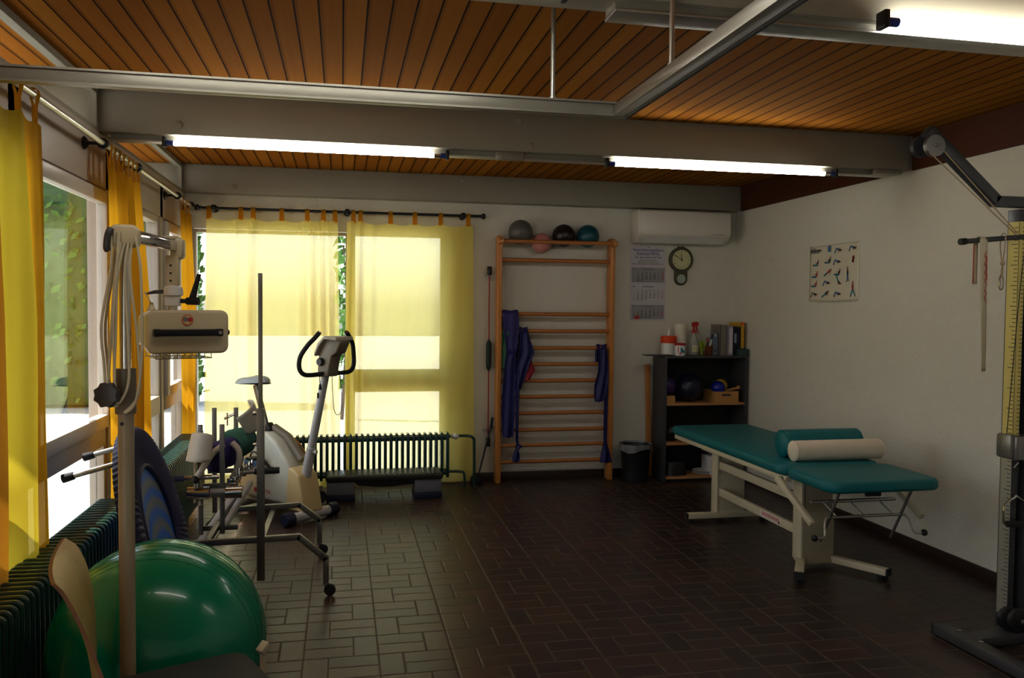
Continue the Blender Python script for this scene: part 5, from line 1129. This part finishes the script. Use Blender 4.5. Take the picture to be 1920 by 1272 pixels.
# ------------------------------------------------------------------ small trampoline leaning on the radiator
TN = V((0.965, 0.045, 0.26)).normalized(); TC_ = V((-0.875, 4.25, 0.505)); TU = (UZ - TN * UZ.dot(TN)).normalized(); TV = TU.cross(TN)
t = thing('mini_trampoline', 'small folded-up trampoline with navy skirt and blue mat leaning on the radiator', 'trampoline', (TC_.x + 0.1, TC_.y, 0))
def tp(r, an, h): return TC_ + (TV * math.cos(an) + TU * math.sin(an)) * r + TN * h
b = B(); b.tube([tp(0.49, 2 * PI * i / 64, -0.01) for i in range(64)], 0.016, 10, closed=True); obj('frame', b, 'steel', t)
b = B()
def skf(u, v):
    an = 2 * PI * u; pl_ = math.sin(an * 92 + 5 * math.sin(v * 3) + 2 * math.sin(an * 5))
    if v < 0.8: k = v / 0.8; r = 0.325 + (0.515 - 0.325) * k; h = 0.010 + 0.026 * math.sin(k * PI * 0.7) + 0.004 * pl_ * math.sin(k * PI / 2 + 0.3)
    else: k = (v - 0.8) / 0.2; r = 0.515 + 0.006 * math.sin(k * PI) + 0.003 * pl_; h = 0.010 + 0.026 * math.sin(0.7 * PI) - k * 0.07
    return tp(r, an, h)
b.grid(skf, 560, 12); obj('skirt', b, 'navycl', t, ang=80)
b = B(); b.tube([tp(0.325, 2 * PI * i / 64, 0.012) for i in range(64)], 0.012, 8, closed=True); obj('elastic_edge', b, 'navycl', t)
b = B(); b.lathe([(0.33, -0.004), (0.33, 0.002), (0.02, 0.003)], TC_, TN, 64); obj('jump_mat', b, 'tramat', t)
for an, L in ((2.05, 0.22), (1.30, 0.20), (0.55, 0.05)):
    p = tp(0.45, an, -0.02); b = B(); b.tube([p, p - TN * L], 0.0125, 12); l = obj('leg', b, 'alu', t)
    b = B(); b.lathe([(0.016, 0), (0.018, 0.004), (0.02, 0.035), (0.02, 0.05), (0.016, 0.052)], p - TN * (L - 0.012), -TN, 16); obj('rubber_foot', b, 'rubber', l)

# ------------------------------------------------------------------ gym ball
o = ball('gym_ball', 'large shiny green gym ball in front of the radiator', (-0.65, 3.16, 0.372), 0.372, 'ballg', cat='ball')
b = B()
for k in range(9):
    ph_ = -0.35 + k * 0.085; r_ = 0.3718
    b.tube([V((-0.65 + r_ * math.cos(ph_) * math.cos(2 * PI * i / 72), 3.16 + r_ * math.sin(ph_), 0.372 + r_ * math.cos(ph_) * math.sin(2 * PI * i / 72))) for i in range(72)], 0.0007, 5, closed=True)
obj('ridge_rings', b, 'ballg', o)

# ------------------------------------------------------------------ chair
t = thing('chair', 'plywood chair with a dark green grey seat pad in front of the green ball', 'chair', (-0.42, 2.45, 0))
f = V((0.905, 0.425, 0)).normalized(); l = V((-f.y, f.x, 0))     # facing, left-hand side (far)
c0 = V((-0.44, 2.545, 0))
def cp(x, y, z): return c0 + f * x + l * y + UZ * z
poly = []
for cx, cy, a0 in ((0.17, 0.14, 0), (-0.17, 0.15, PI / 2), (-0.17, -0.15, PI), (0.17, -0.14, 1.5 * PI)):
    for k in range(6): poly.append((cx + 0.06 * math.cos(a0 + k * PI / 10), cy + 0.06 * math.sin(a0 + k * PI / 10)))
b = B(); b.prism(poly, c0 + UZ * 0.432, f, l, UZ, 0.012, 0.003); obj('seat_shell', b, 'ply', t)
b = B(); b.prism([(x * 0.96, y * 0.96) for x, y in poly], c0 + UZ * 0.444, f, l, UZ, 0.026, 0.010); obj('seat_pad', b, 'padgrey', t)
# backrest: curved plywood panel
b = B()
def bf(u, v, off=0.0):
    # u across (0 near .. 1 far), v from top to bottom
    y0 = (u - 0.5)
    T0 = V((-0.775, 2.455, 0.835)).lerp(V((-0.885, 2.90, 0.845)), u)
    B0 = V((-0.60, 2.39, 0.475)).lerp(V((-0.745, 2.73, 0.445)), u)
    p = T0.lerp(B0, v); bulge = -(0.016 + 0.028 * u) * math.sin(PI * v ** 0.6) + 0.02 * (1 - (2 * u - 1) ** 2)
    d = V((-0.95, -0.22, -0.2)).normalized()
    return p + d * (bulge + off)
nU, nV = 14, 16
front = [[b.bm.verts.new(bf(i / nU, j / nV)) for j in range(nV + 1)] for i in range(nU + 1)]
backv = [[b.bm.verts.new(bf(i / nU, j / nV, 0.011)) for j in range(nV + 1)] for i in range(nU + 1)]
for i in range(nU):
    for j in range(nV):
        b.bm.faces.new((front[i][j], front[i + 1][j], front[i + 1][j + 1], front[i][j + 1])); b.bm.faces.new((backv[i][j], backv[i][j + 1], backv[i + 1][j + 1], backv[i + 1][j]))
def edge(fr, bkk):
    for (a1, a2), (b1, b2) in zip(zip(fr, fr[1:]), zip(bkk, bkk[1:])): q = b.bm.faces.new((a1, a2, b2, b1)); q.material_index = 1
edge(front[0], backv[0]); edge(front[-1], backv[-1]); edge([r_[0] for r_ in front], [r_[0] for r_ in backv]); edge([r_[-1] for r_ in front], [r_[-1] for r_ in backv])
obj('backrest', b, ['ply', 'plyedge'], t, ang=40)
for x, y in ((0.17, 0.15), (0.17, -0.15), (-0.19, -0.15), (-0.19, 0.15)):
    b = B(); b.tube([cp(x * 0.8, y * 0.85, 0.43), cp(x * 1.05, y * 1.05, 0.012)], 0.0105, 12); lg = obj('leg', b, 'chrome', t)
    b = B(); e = cp(x * 1.05, y * 1.05, 0); b.lathe([(0.012, 0), (0.015, 0.002), (0.014, 0.02), (0.011, 0.022)], e, n=14); obj('foot_glide', b, 'black', lg)
for y in (-0.125, 0.125):
    b = B(); b.tube(smooth_path([cp(0.1, y, 0.424), cp(-0.16, y, 0.424), cp(-0.225, y * 1.05, 0.435), cp(-0.245, y * 1.1, 0.47)], 5), 0.0095, 12); obj('back_support', b, 'chrome', t)

# cream wooden wedge beside the ball
b = B(); b.bar((-0.272, 2.862, 0.432), (-0.25, 2.886, 0.456), 0.032, 0.022, bev=0.003)
b.bar((-0.268, 2.867, 0.0), (-0.262, 2.874, 0.44), 0.018, 0.022, bev=0.002)
tag(obj('footrest_post', b, 'cream'), 'cream bar end sticking up between the green ball and the seat pad', 'bar')

# ------------------------------------------------------------------ therapy lamp on its stand
PX0 = V((-0.66, 2.745, 0))
t = thing('therapy_lamp', 'beige therapy lamp with ivory box head on a tall pole stand', 'therapy lamp', PX0)
b = B(); b.lathe([(0.03, 0), (0.105, 0.0), (0.11, 0.006), (0.11, 0.03), (0.10, 0.04), (0.03, 0.045)], PX0, n=32); obj('base', b, 'pole', t)
b = B(); b.cyl(PX0 + UZ * 0.04, PX0 + UZ * 1.32, 0.0235, n=28); pl = obj('pole', b, 'pole', t)
b = B(); b.lathe([(0.006, 0), (0.006, 0.002)], PX0 + V((-0.006, -0.0225, 1.24)), (-0.2, -1, 0), 10); obj('screw', b, 'black', pl)
b = B(); b.cyl(PX0 + UZ * 1.27, PX0 + UZ * 1.41, 0.031, n=28); cl = obj('clamp_collar', b, 'consoled', t)
b = B(); b.cyl(PX0 + V((-0.015, -0.02, 1.34)), PX0 + V((-0.03, -0.06, 1.34)), 0.012, n=12)
star = [((0.041 if k % 2 else 0.034) * math.cos(k * PI / 8), (0.041 if k % 2 else 0.034) * math.sin(k * PI / 8)) for k in range(16)]
kd = V((-0.25, -0.97, 0)).normalized(); kx = V((0.97, -0.25, 0)).normalized()
b.prism(star, PX0 + V((-0.033, -0.055, 1.335)), kx, UZ, kd, 0.025, 0.004); obj('star_knob', b, 'dsteel', cl)
b = B(); b.cyl(PX0 + UZ * 1.40, PX0 + UZ * 1.80, 0.0165, n=24); obj('inner_pole', b, 'chrome', t)
hd = V((0.99, 0.13, 0)).normalized(); hx = V((-hd.y, hd.x, 0))
ho = PX0 + UZ * 1.82
b = B(); b.prism([(-0.045, -0.032), (0.045, -0.032), (0.045, 0.022), (0.032, 0.036), (-0.028, 0.036), (-0.045, 0.02)], ho - hx * 0.03, hd, UZ, hx, 0.06, 0.010); hh = obj('swivel_head', b, 'lampbox', t)
b = B(); b.tube(smooth_path([ho + V((-0.03, -0.036, 0.02)), ho + V((-0.036, -0.045, 0.0)), ho + V((-0.04, -0.045, -0.035)), ho + V((-0.038, -0.04, -0.045))], 4), 0.010, 12); obj('clamp_lever', b, 'dsteel', hh)
e1 = V((-0.568, 3.06, 1.812)); s1 = ho + V((0.03, 0.02, 0.0))
b = B(); b.bar(s1, e1, 0.026, 0.034, bev=0.006); b.bar(s1 + UZ * 0.019, e1 + UZ * 0.019, 0.012, 0.006); arm = obj('arm', b, 'chrome', t)
b = B(); b.box(e1 + V((0.004, 0.01, -0.005)), (0.045, 0.07, 0.075), None, 0.014); b.bar(e1 + V((-0.06, -0.1, 0.022)), e1 + V((0, 0, 0.034)), 0.03, 0.012, bev=0.004); obj('elbow', b, 'lampbox', arm)
e2 = e1 + V((-0.01, 0.0, -0.03))
b = B(); b.bb(e2 + V((-0.022, -0.022, -0.105)), e2 + V((0.022, 0.022, 0.0)), 0.004); dr = obj('drop_arm', b, 'lampbox', t)
b = B()
for z in (-0.035, -0.062, -0.088): b.lathe([(0.004, 0), (0.004, 0.001)], e2 + V((-0.004, -0.0222, z)), (0, -1, 0), 10)
obj('rivet', b, 'black', dr)
b = B(); b.lathe([(0.022, -0.103), (0.030, -0.110), (0.033, -0.124), (0.033, -0.138), (0.02, -0.142)], e2, n=24); b.bb(e2 + V((-0.026, -0.024, -0.176)), e2 + V((0.024, 0.024, -0.140)), 0.006); b.cyl(e2 + V((0, 0, -0.174)), e2 + V((0, 0, -0.19)), 0.014); jt = obj('tilt_joint', b, 'white', t)
b = B(); zl = -0.158; b.tube([e2 + V((0.022, 0, zl)), e2 + V((0.04, 0, zl)), e2 + V((0.045, 0, zl)), e2 + V((0.085, -0.01, zl))], [0.008, 0.008, 0.013, 0.014], 12); b.tube([e2 + V((0.062, -0.005, zl)), e2 + V((0.075, -0.008, zl + 0.05)), e2 + V((0.088, -0.01, zl + 0.095))], [0.013, 0.009, 0.007], 12); obj('tilt_lever', b, 'black', jt)
b = B(); b.tube([e2 + V((-0.03, -0.01, -0.126)), e2 + V((-0.06, -0.01, -0.128)), e2 + V((-0.085, -0.01, -0.134))], [0.007, 0.0065, 0.003], 10); obj('cable_grip', b, 'dsteel', jt)
# box: front face corner FL, width vector w, depth vector d
wv = V((0.925, 0.38, 0)).normalized(); dv = V((-0.38, 0.925, 0)).normalized()
FL = V((-0.648, 2.985, 0)); W_, H_, D_ = 0.272, 0.153, 0.30
zc = 1.516
def rrect(w, h, r, n=6):
    o_ = []
    for cx, cz, a0 in ((w / 2 - r, h / 2 - r, 0), (-w / 2 + r, h / 2 - r, PI / 2), (-w / 2 + r, -h / 2 + r, PI), (w / 2 - r, -h / 2 + r, 1.5 * PI)):
        for k in range(n): o_.append((cx + r * math.cos(a0 + k * PI / 2 / (n - 1)), cz + r * math.sin(a0 + k * PI / 2 / (n - 1))))
    return o_
b = B(); ctr = FL + wv * W_ / 2 + UZ * zc
b.prism(rrect(W_, H_, 0.026), ctr, wv, UZ, dv, 0.06, 0.010)
rings = []
for dd, sc in ((0.055, 0.99), (0.12, 0.95), (0.22, 0.88), (D_, 0.84)):
    rings.append([b.bm.verts.new(ctr + dv * dd + wv * x * sc + UZ * z * sc) for x, z in rrect(W_, H_, 0.03)])
for r0, r1 in zip(rings, rings[1:]):
    n = len(r0)
    for k in range(n): b.bm.faces.new((r0[k], r0[(k + 1) % n], r1[(k + 1) % n], r1[k]))
b.bm.faces.new(rings[-1]); b.bm.faces.new(rings[0][::-1])
bx_ = obj('lamp_housing', b, 'lampbox', t, ang=35)
fr = -dv * 0.0
hz = zc - 0.002
b = B()
for k in (0.105, 0.865): b.box(FL + wv * W_ * k + UZ * hz - dv * 0.012, (0.024, 0.026, 0.026), Matrix((wv, dv, UZ)).transposed(), 0.004)
b.box(FL + wv * W_ * 0.485 + UZ * hz - dv * 0.022, (W_ * 0.80, 0.012, 0.024), Matrix((wv, dv, UZ)).transposed(), 0.004); gh = obj('grip_bar', b, 'black', bx_)
b = B(); b.lathe([(0.004, 0), (0.004, 0.001), (0.0065, 0.001), (0.0065, 0)], FL + wv * W_ * 0.865 + UZ * hz - dv * 0.0285, -dv, 16); obj('grip_screw', b, 'alu', gh)
sc_ = FL + wv * W_ * 0.478 + UZ * (zc + 0.042) - dv * 0.0012
b = B(); b.lathe([(0.0165, 0), (0.0165, 0.001), (0.019, 0.001), (0.019, 0)], sc_, -dv, 28); st = obj('round_sticker', b, 'orange', bx_)
b = B(); b.lathe([(0.0165, 0), (0.0165, 0.0006)], sc_, -dv, 28); obj('sticker_field', b, 'bikey', st)
b = B(); b.lathe([(0.008, 0), (0.008, 0.0012)], sc_ + wv * 0.0085 + UZ * 0.001, -dv, 18); obj('sticker_sign', b, 'inkred', st)
b = B(); b.lathe([(0.0085, 0), (0.0085, 0.0011)], sc_ - wv * 0.0065 + UZ * 0.002, -dv, 18); obj('sticker_sign', b, 'inkgrey', st)
b = B(); pk = FL + wv * (W_ + 0.0) + dv * 0.03 + UZ * (zc - 0.003); b.lathe([(0.010, 0), (0.010, 0.006), (0.007, 0.009)], pk, wv, 14); obj('side_knob', b, 'black', bx_)
b = B(); zz = zc - H_ / 2
for k in range(9):
    q = FL + wv * (W_ * (0.14 + 0.68 * k / 8)); b.tube([q + dv * 0.05 + UZ * (zz + 0.004), q + dv * 0.052 + UZ * (zz - 0.018), q + dv * 0.24 + UZ * (zz - 0.018), q + dv * 0.242 + UZ * (zz + 0.012)], 0.0016, 6)
for d_ in (0.052, 0.15, 0.24): b.tube([FL + wv * W_ * 0.13 + dv * d_ + UZ * (zz - 0.0185), FL + wv * W_ * 0.83 + dv * d_ + UZ * (zz - 0.0185)], 0.002, 6)
obj('wire_guard', b, 'chrome', bx_)
b = B(); b.lathe([(0.012, 0), (0.018, 0.002), (0.009, 0.014), (0.006, 0.03)], FL + wv * 0.03 + dv * 0.09 + UZ * (zc + H_ / 2 - 0.004), n=16); b.tube(smooth_path([FL + wv * 0.03 + dv * 0.09 + UZ * (zc + H_ / 2 + 0.02), FL + wv * 0.01 + dv * 0.09 + UZ * (zc + H_ / 2 + 0.06), e2 + V((-0.09, -0.01, -0.134))], 5), 0.0025, 6); obj('lamp_cable', b, 'cable', bx_)
for k, (dx, dy, zb_, x2) in enumerate(((-0.05, -0.03, 1.33, -0.035), (-0.045, -0.01, 1.36, -0.02), (-0.02, -0.035, 1.34, 0.02), (0.055, -0.03, 1.31, 0.05))):
    p = [ho + V((0.04 if k == 3 else -0.03 + 0.012 * k, -0.036, 0.0 if k == 3 else 0.01)), PX0 + V((dx * (1.0 if k == 3 else 0.6), dy - 0.01, 1.72)), PX0 + V((dx * (1.05 if k == 3 else 1.15), dy - 0.01, 1.55)), PX0 + V((dx, dy - 0.012, 1.42)), PX0 + V((dx * 0.75, dy - 0.03, zb_)), PX0 + V((dx * 0.2, -0.065, zb_ - 0.03)), PX0 + V((x2, -0.05, zb_ + 0.03)), PX0 + V((x2 * 0.9, -0.04, 1.5)), PX0 + V((x2 * 0.5, -0.04, 1.70)), ho + V((0.0 + 0.01 * k, -0.036, -0.02))]
    b = B(); b.tube(smooth_path(p, 6), 0.0042, 8); obj('coiled_cable', b, 'cable', t)

# ------------------------------------------------------------------ cable pulley machine at the right edge
mx, my = 3.245, 3.42
t = thing('cable_machine', 'dark cable pulley column with scale strip at the right edge', 'cable machine', (mx, my, 0))
b = B(); b.bar((2.925, 3.53, 0.03), (2.955, 2.55, 0.03), 0.075, 0.05, bev=0.004); b.bar((2.97, 3.36, 0.03), (3.55, 3.42, 0.03), 0.09, 0.05, bev=0.004); b.bar((3.60, 3.62, 0.03), (3.62, 2.7, 0.03), 0.07, 0.05, bev=0.004); fb = obj('base_frame', b, 'dsteel', t)
b = B(); b.bar((2.9245, 3.5315, 0.03), (2.9243, 3.539, 0.03), 0.07, 0.046); obj('end_plug', b, 'black', fb)
b = B()
for y in (3.28, 3.42): b.lathe([(0.012, 0), (0.012, 0.006)], (2.948, y, 0.055), n=6)
obj('bolt', b, 'chrome', fb)
b = B(); b.bb((mx - 0.045, my - 0.02, 0.05), (mx - 0.012, my + 0.05, 2.11), 0.004); b.bb((mx + 0.03, my - 0.02, 0.05), (mx + 0.065, my + 0.05, 2.11), 0.004); b.bb((mx - 0.045, my + 0.04, 0.05), (mx + 0.065, my + 0.055, 2.11), 0.003); co = obj('column', b, 'dsteel', t)
b = B(); b.bb((mx - 0.0475, my - 0.018, 0.12), (mx - 0.0452, my + 0.046, 0.91)); ru = obj('scale_strip', b, 'alu', t)
b = B(); b.bb((mx - 0.0475, my - 0.018, 1.00), (mx - 0.0452, my + 0.046, 2.05)); b.bb((mx - 0.045, my - 0.022, 1.0), (mx - 0.013, my - 0.0205, 2.05)); ru = obj('scale_strip', b, 'ruler', t)
b = B()
for i in range(95): z = 0.14 + i * 0.02; b.bb((mx - 0.0481, my - 0.016, z), (mx - 0.0474, my + (0.006 if i % 5 else 0.022), z + 0.003)); b.bb((mx - 0.03, my - 0.0226, z), (mx - 0.014, my - 0.0219, z + 0.003))
obj('scale_marks', b, 'ink', ru)
b = B(); b.box((mx - 0.005, my - 0.0, 0.955), (0.12, 0.13, 0.12), None, 0.012); b.bb((mx - 0.085, my - 0.05, 0.90), (mx - 0.062, my + 0.02, 1.02), 0.010); sl = obj('slider', b, 'steel', t)
b = B(); b.lathe([(0.014, 0), (0.014, 0.008), (0.008, 0.012)], (mx - 0.01, my - 0.065, 0.965), (0, -1, 0), 16); obj('slider_screw', b, 'chrome', sl)
b = B(); b.bar((mx - 0.035, my - 0.045, 0.885), (mx - 0.06, my - 0.045, 0.86), 0.006, 0.006); b.tube(smooth_path([(mx - 0.04, my - 0.045, 0.72), (mx - 0.10, my - 0.045, 0.68), (mx - 0.105, my - 0.045, 0.60), (mx - 0.09, my - 0.045, 0.585)], 4), 0.006, 8); b.sph((mx - 0.04, my - 0.045, 0.72), 0.008, 10); b.tube([(mx - 0.04, my - 0.045, 0.72), (mx + 0.06, my - 0.045, 0.66), (mx + 0.065, my - 0.045, 0.585)], 0.006, 8); ph_ = obj('pull_handle', b, 'chrome', t)
b = B(); b.tube([(mx - 0.085, my - 0.045, 0.585), (mx + 0.06, my - 0.045, 0.578)], 0.016, 14); obj('grip', b, 'rubber', ph_)
b = B(); b.tube([(mx - 0.03, my - 0.045, 0.90), (mx - 0.035, my - 0.045, 0.73)], 0.003, 8); obj('handle_cord', b, 'black', ph_)
for y, x in ((my - 0.07, mx - 0.02), (my - 0.035, mx - 0.045)):
    b = B(); b.lathe([(0.01, -0.015), (0.052, -0.015), (0.058, -0.011), (0.050, 0), (0.058, 0.011), (0.052, 0.015), (0.01, 0.015)], (x, y, 0.115), (0.15, 1, 0), 32); w_ = obj('floor_pulley', b, 'black', t)
    b = B(); b.lathe([(0.012, 0), (0.012, 0.005), (0.006, 0.008)], (x, y - 0.017, 0.115), (0, -1, 0), 12); obj('axle', b, 'steel', w_)
b = B(); b.bar((mx - 0.05, my - 0.03, 0.055), (mx + 0.06, my - 0.03, 0.115), 0.02, 0.05); obj('pulley_bracket', b, 'dsteel', t)
# top arm
b = B(); b.bar((2.70, 3.43, 2.465), (3.085, 3.43, 2.145), 0.05, 0.055, up=(0, 1, 0), bev=0.003); b.bar((3.07, 3.43, 2.145), (3.42, 3.43, 2.145), 0.05, 0.055, up=(0, 1, 0), bev=0.003); ta = obj('top_arm', b, 'dsteel', t)
def pulley(x, y, z, r, m='railp'):
    b = B(); b.lathe([(0.01, -0.012), (r, -0.012), (r, -0.006), (r * 0.85, 0), (r, 0.006), (r, 0.012), (0.01, 0.012)], (x, y, z), (0, 1, 0), 40); p = obj('pulley', b, m, ta)
    return p
pulley(2.705, 3.385, 2.385, 0.05, 'steel'); pulley(2.70, 3.47, 2.395, 0.05, 'dsteel')
b = B(); b.cyl((2.705, 3.355, 2.387), (2.705, 3.49, 2.387), 0.007, n=12); b.lathe([(0.011, 0), (0.009, 0.006)], (2.705, 3.373, 2.385), (0, -1, 0), 6); obj('pulley_axle', b, 'chrome', ta)
pulley(3.275, 3.40, 2.07, 0.045, 'dsteel')
b = B(); b.cyl((3.275, 3.38, 2.07), (3.275, 3.45, 2.07), 0.006, n=10); b.bb((3.255, 3.42, 2.07), (3.295, 3.428, 2.13)); obj('pulley_hanger', b, 'steel', ta)
b = B(); b.tube([(2.885, 3.40, 1.945), (3.45, 3.40, 1.998)], 0.0125, 14); cb = obj('curl_bar', b, 'dsteel', t)
b = B(); b.lathe([(0.0145, -0.002), (0.016, 0.0), (0.016, 0.03), (0.012, 0.032)], (2.872, 3.40, 1.944), (1, 0, 0.09), 14); obj('bar_cap', b, 'black', cb)
b = B(); b.tube([(2.672, 3.372, 2.35), (3.16, 3.38, 1.985)], 0.003, 6); b.tube([(2.748, 3.372, 2.36), (3.17, 3.38, 1.99)], 0.003, 6); obj('pull_rope', b, 'rope', t)
b = B(); b.tube([(3.232, 3.385, 2.07), (3.20, 3.388, 1.70), (3.155, 3.39, 1.02)], 0.002, 6); obj('steel_cable', b, 'black', t)
# strap and hook hanging on the bar
def strapf(u, v):
    z = 1.958 - v * 0.63; x = 2.985 + 0.035 * max(0, v - 0.35) ** 1.2; w = 0.042 + 0.012 * max(0, v - 0.3); an = 0.9 * math.sin(v * 1.2)
    return V((x + (u - 0.5) * w * math.cos(an * 0.6), 3.382 - 0.008 * math.sin(v * PI) + (u - 0.5) * w * math.sin(an * 0.6), z))
t = thing('webbing_strap', 'long cream webbing strap with red zigzag stitching hanging on the curl bar', 'strap', (2.985, 3.39, 1.32))
b = B(); b.grid(strapf, 4, 24); obj('strap', b, 'strap', t, ang=60, solid=0.002)
b = B(); b.grid(lambda u, v: V((2.971 + u * 0.028, 3.40 - 0.0165 * math.cos(v * PI) if False else 3.40 + 0.016 * math.sin((v - 0.5) * PI) , 1.955 + 0.0165 * math.cos((v - 0.5) * PI))), 3, 10); b.grid(lambda u, v: V((2.958 + u * 0.026, 3.416, 1.955 - v * 0.21)), 3, 8); obj('strap_loop', b, 'strap', t, ang=60, solid=0.002)
b = B()
for i in range(12):
    p = V((2.988 if i % 2 else 2.999, 3.3795, 1.90 - i * 0.02)); q = V((2.999 if i % 2 else 2.988, 3.3795, 1.90 - (i + 1) * 0.02)); p.y = strapf(0.5, (1.958 - p.z) / 0.63).y - 0.004; q.y = strapf(0.5, (1.958 - q.z) / 0.63).y - 0.004
    b.tube([p, q], 0.0016, 5)
b.tube([(2.960, 3.4125, 1.93), (2.960, 3.4125, 1.75)], 0.0022, 5); b.tube([(3.0005, 3.377, 1.88), (3.0005, 3.372, 1.76)], 0.0016, 5)
obj('red_stitching', b, 'red', t)
t = thing('snap_hook', 'steel snap hook on a short cord loop hanging from the curl bar', 'hook', (3.105, 3.385, 1.71))
b = B(); b.tube(smooth_path([(3.095, 3.382, 1.85), (3.10, 3.378, 1.93), (3.108, 3.384, 1.982), (3.11, 3.40, 1.99), (3.112, 3.416, 1.975), (3.107, 3.414, 1.93), (3.097, 3.39, 1.85)], 6), 0.003, 6); b.sph((3.096, 3.384, 1.845), 0.011, 12); b.tube([(3.096, 3.384, 1.845), (3.088, 3.384, 1.785)], 0.003, 6); b.tube([(3.096, 3.384, 1.845), (3.098, 3.384, 1.785)], 0.003, 6); obj('cord', b, 'rope', t)
b = B(); lp = [V((3.092 + 0.012 * math.cos(2 * PI * i / 24), 3.384, 1.752 + (0.034) * math.sin(2 * PI * i / 24))) for i in range(24)]; b.tube(lp, 0.0036, 8, closed=True); b.cyl((3.084, 3.384, 1.775), (3.086, 3.384, 1.735), 0.005, n=8); obj('hook', b, 'chrome', t)

# ------------------------------------------------------------------ light, sky, camera
w = bpy.data.worlds.new('sky'); S.world = w; w.use_nodes = True; nt = w.node_tree; bg = nt.nodes['Background']
sky = _n(nt, 'ShaderNodeTexSky', sky_type='NISHITA'); sky.sun_disc = False; sky.sun_elevation = math.radians(58); sky.sun_rotation = math.radians(-80); sky.air_density = 1.0; sky.dust_density = 2.0
hs_ = _n(nt, 'ShaderNodeHueSaturation'); hs_.inputs['Saturation'].default_value = 0.45; nt.links.new(sky.outputs[0], hs_.inputs['Color']); nt.links.new(hs_.outputs[0], bg.inputs['Color']); bg.inputs['Strength'].default_value = 0.62
sd = V((0.46, -0.14, -0.88)).normalized()
L = bpy.data.lights.new('sun', 'SUN'); L.energy = 14.0; L.angle = math.radians(0.6); L.color = (1.0, 0.95, 0.86)
o = bpy.data.objects.new('sun', L); COL.objects.link(o); o.rotation_euler = sd.to_track_quat('-Z', 'Y').to_euler(); o.location = (-6, 3, 9)
def portal(n, c, d, sx_, sy_):
    L = bpy.data.lights.new(n, 'AREA'); L.shape = 'RECTANGLE'; L.size = sx_; L.size_y = sy_; L.cycles.is_portal = True
    o = bpy.data.objects.new(n, L); COL.objects.link(o); o.location = c; o.rotation_euler = V(d).to_track_quat('-Z', 'Z').to_euler()
portal('portal_left', (XL - 0.12, 2.8, 1.2), (1, 0, 0), 9.5, 2.3)
portal('portal_back', (-0.17, YB + 0.13, 1.2), (0, -1, 0), 2.3, 2.3)

FPX = 1540.0
Yc = V((641 - 960, 575 - 636, FPX)).normalized(); nn = V((641 - 960, 575 - 636, FPX)).cross(V((1, 0.0092, 0))).normalized()
if nn.y < 0: nn = -nn
Zc = -nn; Xc = Yc.cross(Zc)
Rw = Matrix((Xc, Yc, Zc))                   # world = Rw @ camera (x right, y down, z forward)
cam = bpy.data.cameras.new('camera'); cam.sensor_width = 36; cam.lens = FPX / 1920 * 36; cam.clip_start = 0.05; cam.clip_end = 200
co_ = bpy.data.objects.new('camera', cam); COL.objects.link(co_); S.camera = co_
m4 = Matrix((Rw.col[0], -Rw.col[1], -Rw.col[2])).transposed().to_4x4(); m4.translation = V((0, 0, 1.61)); co_.matrix_world = m4
S.view_settings.view_transform = 'Standard'; S.view_settings.look = 'None'; S.view_settings.exposure = 0.0; S.view_settings.gamma = 0.84
S.cycles.max_bounces = 10; S.cycles.diffuse_bounces = 5; S.cycles.transparent_max_bounces = 16; S.cycles.caustics_reflective = False; S.cycles.caustics_refractive = False
S.cycles.sample_clamp_indirect = 6.0
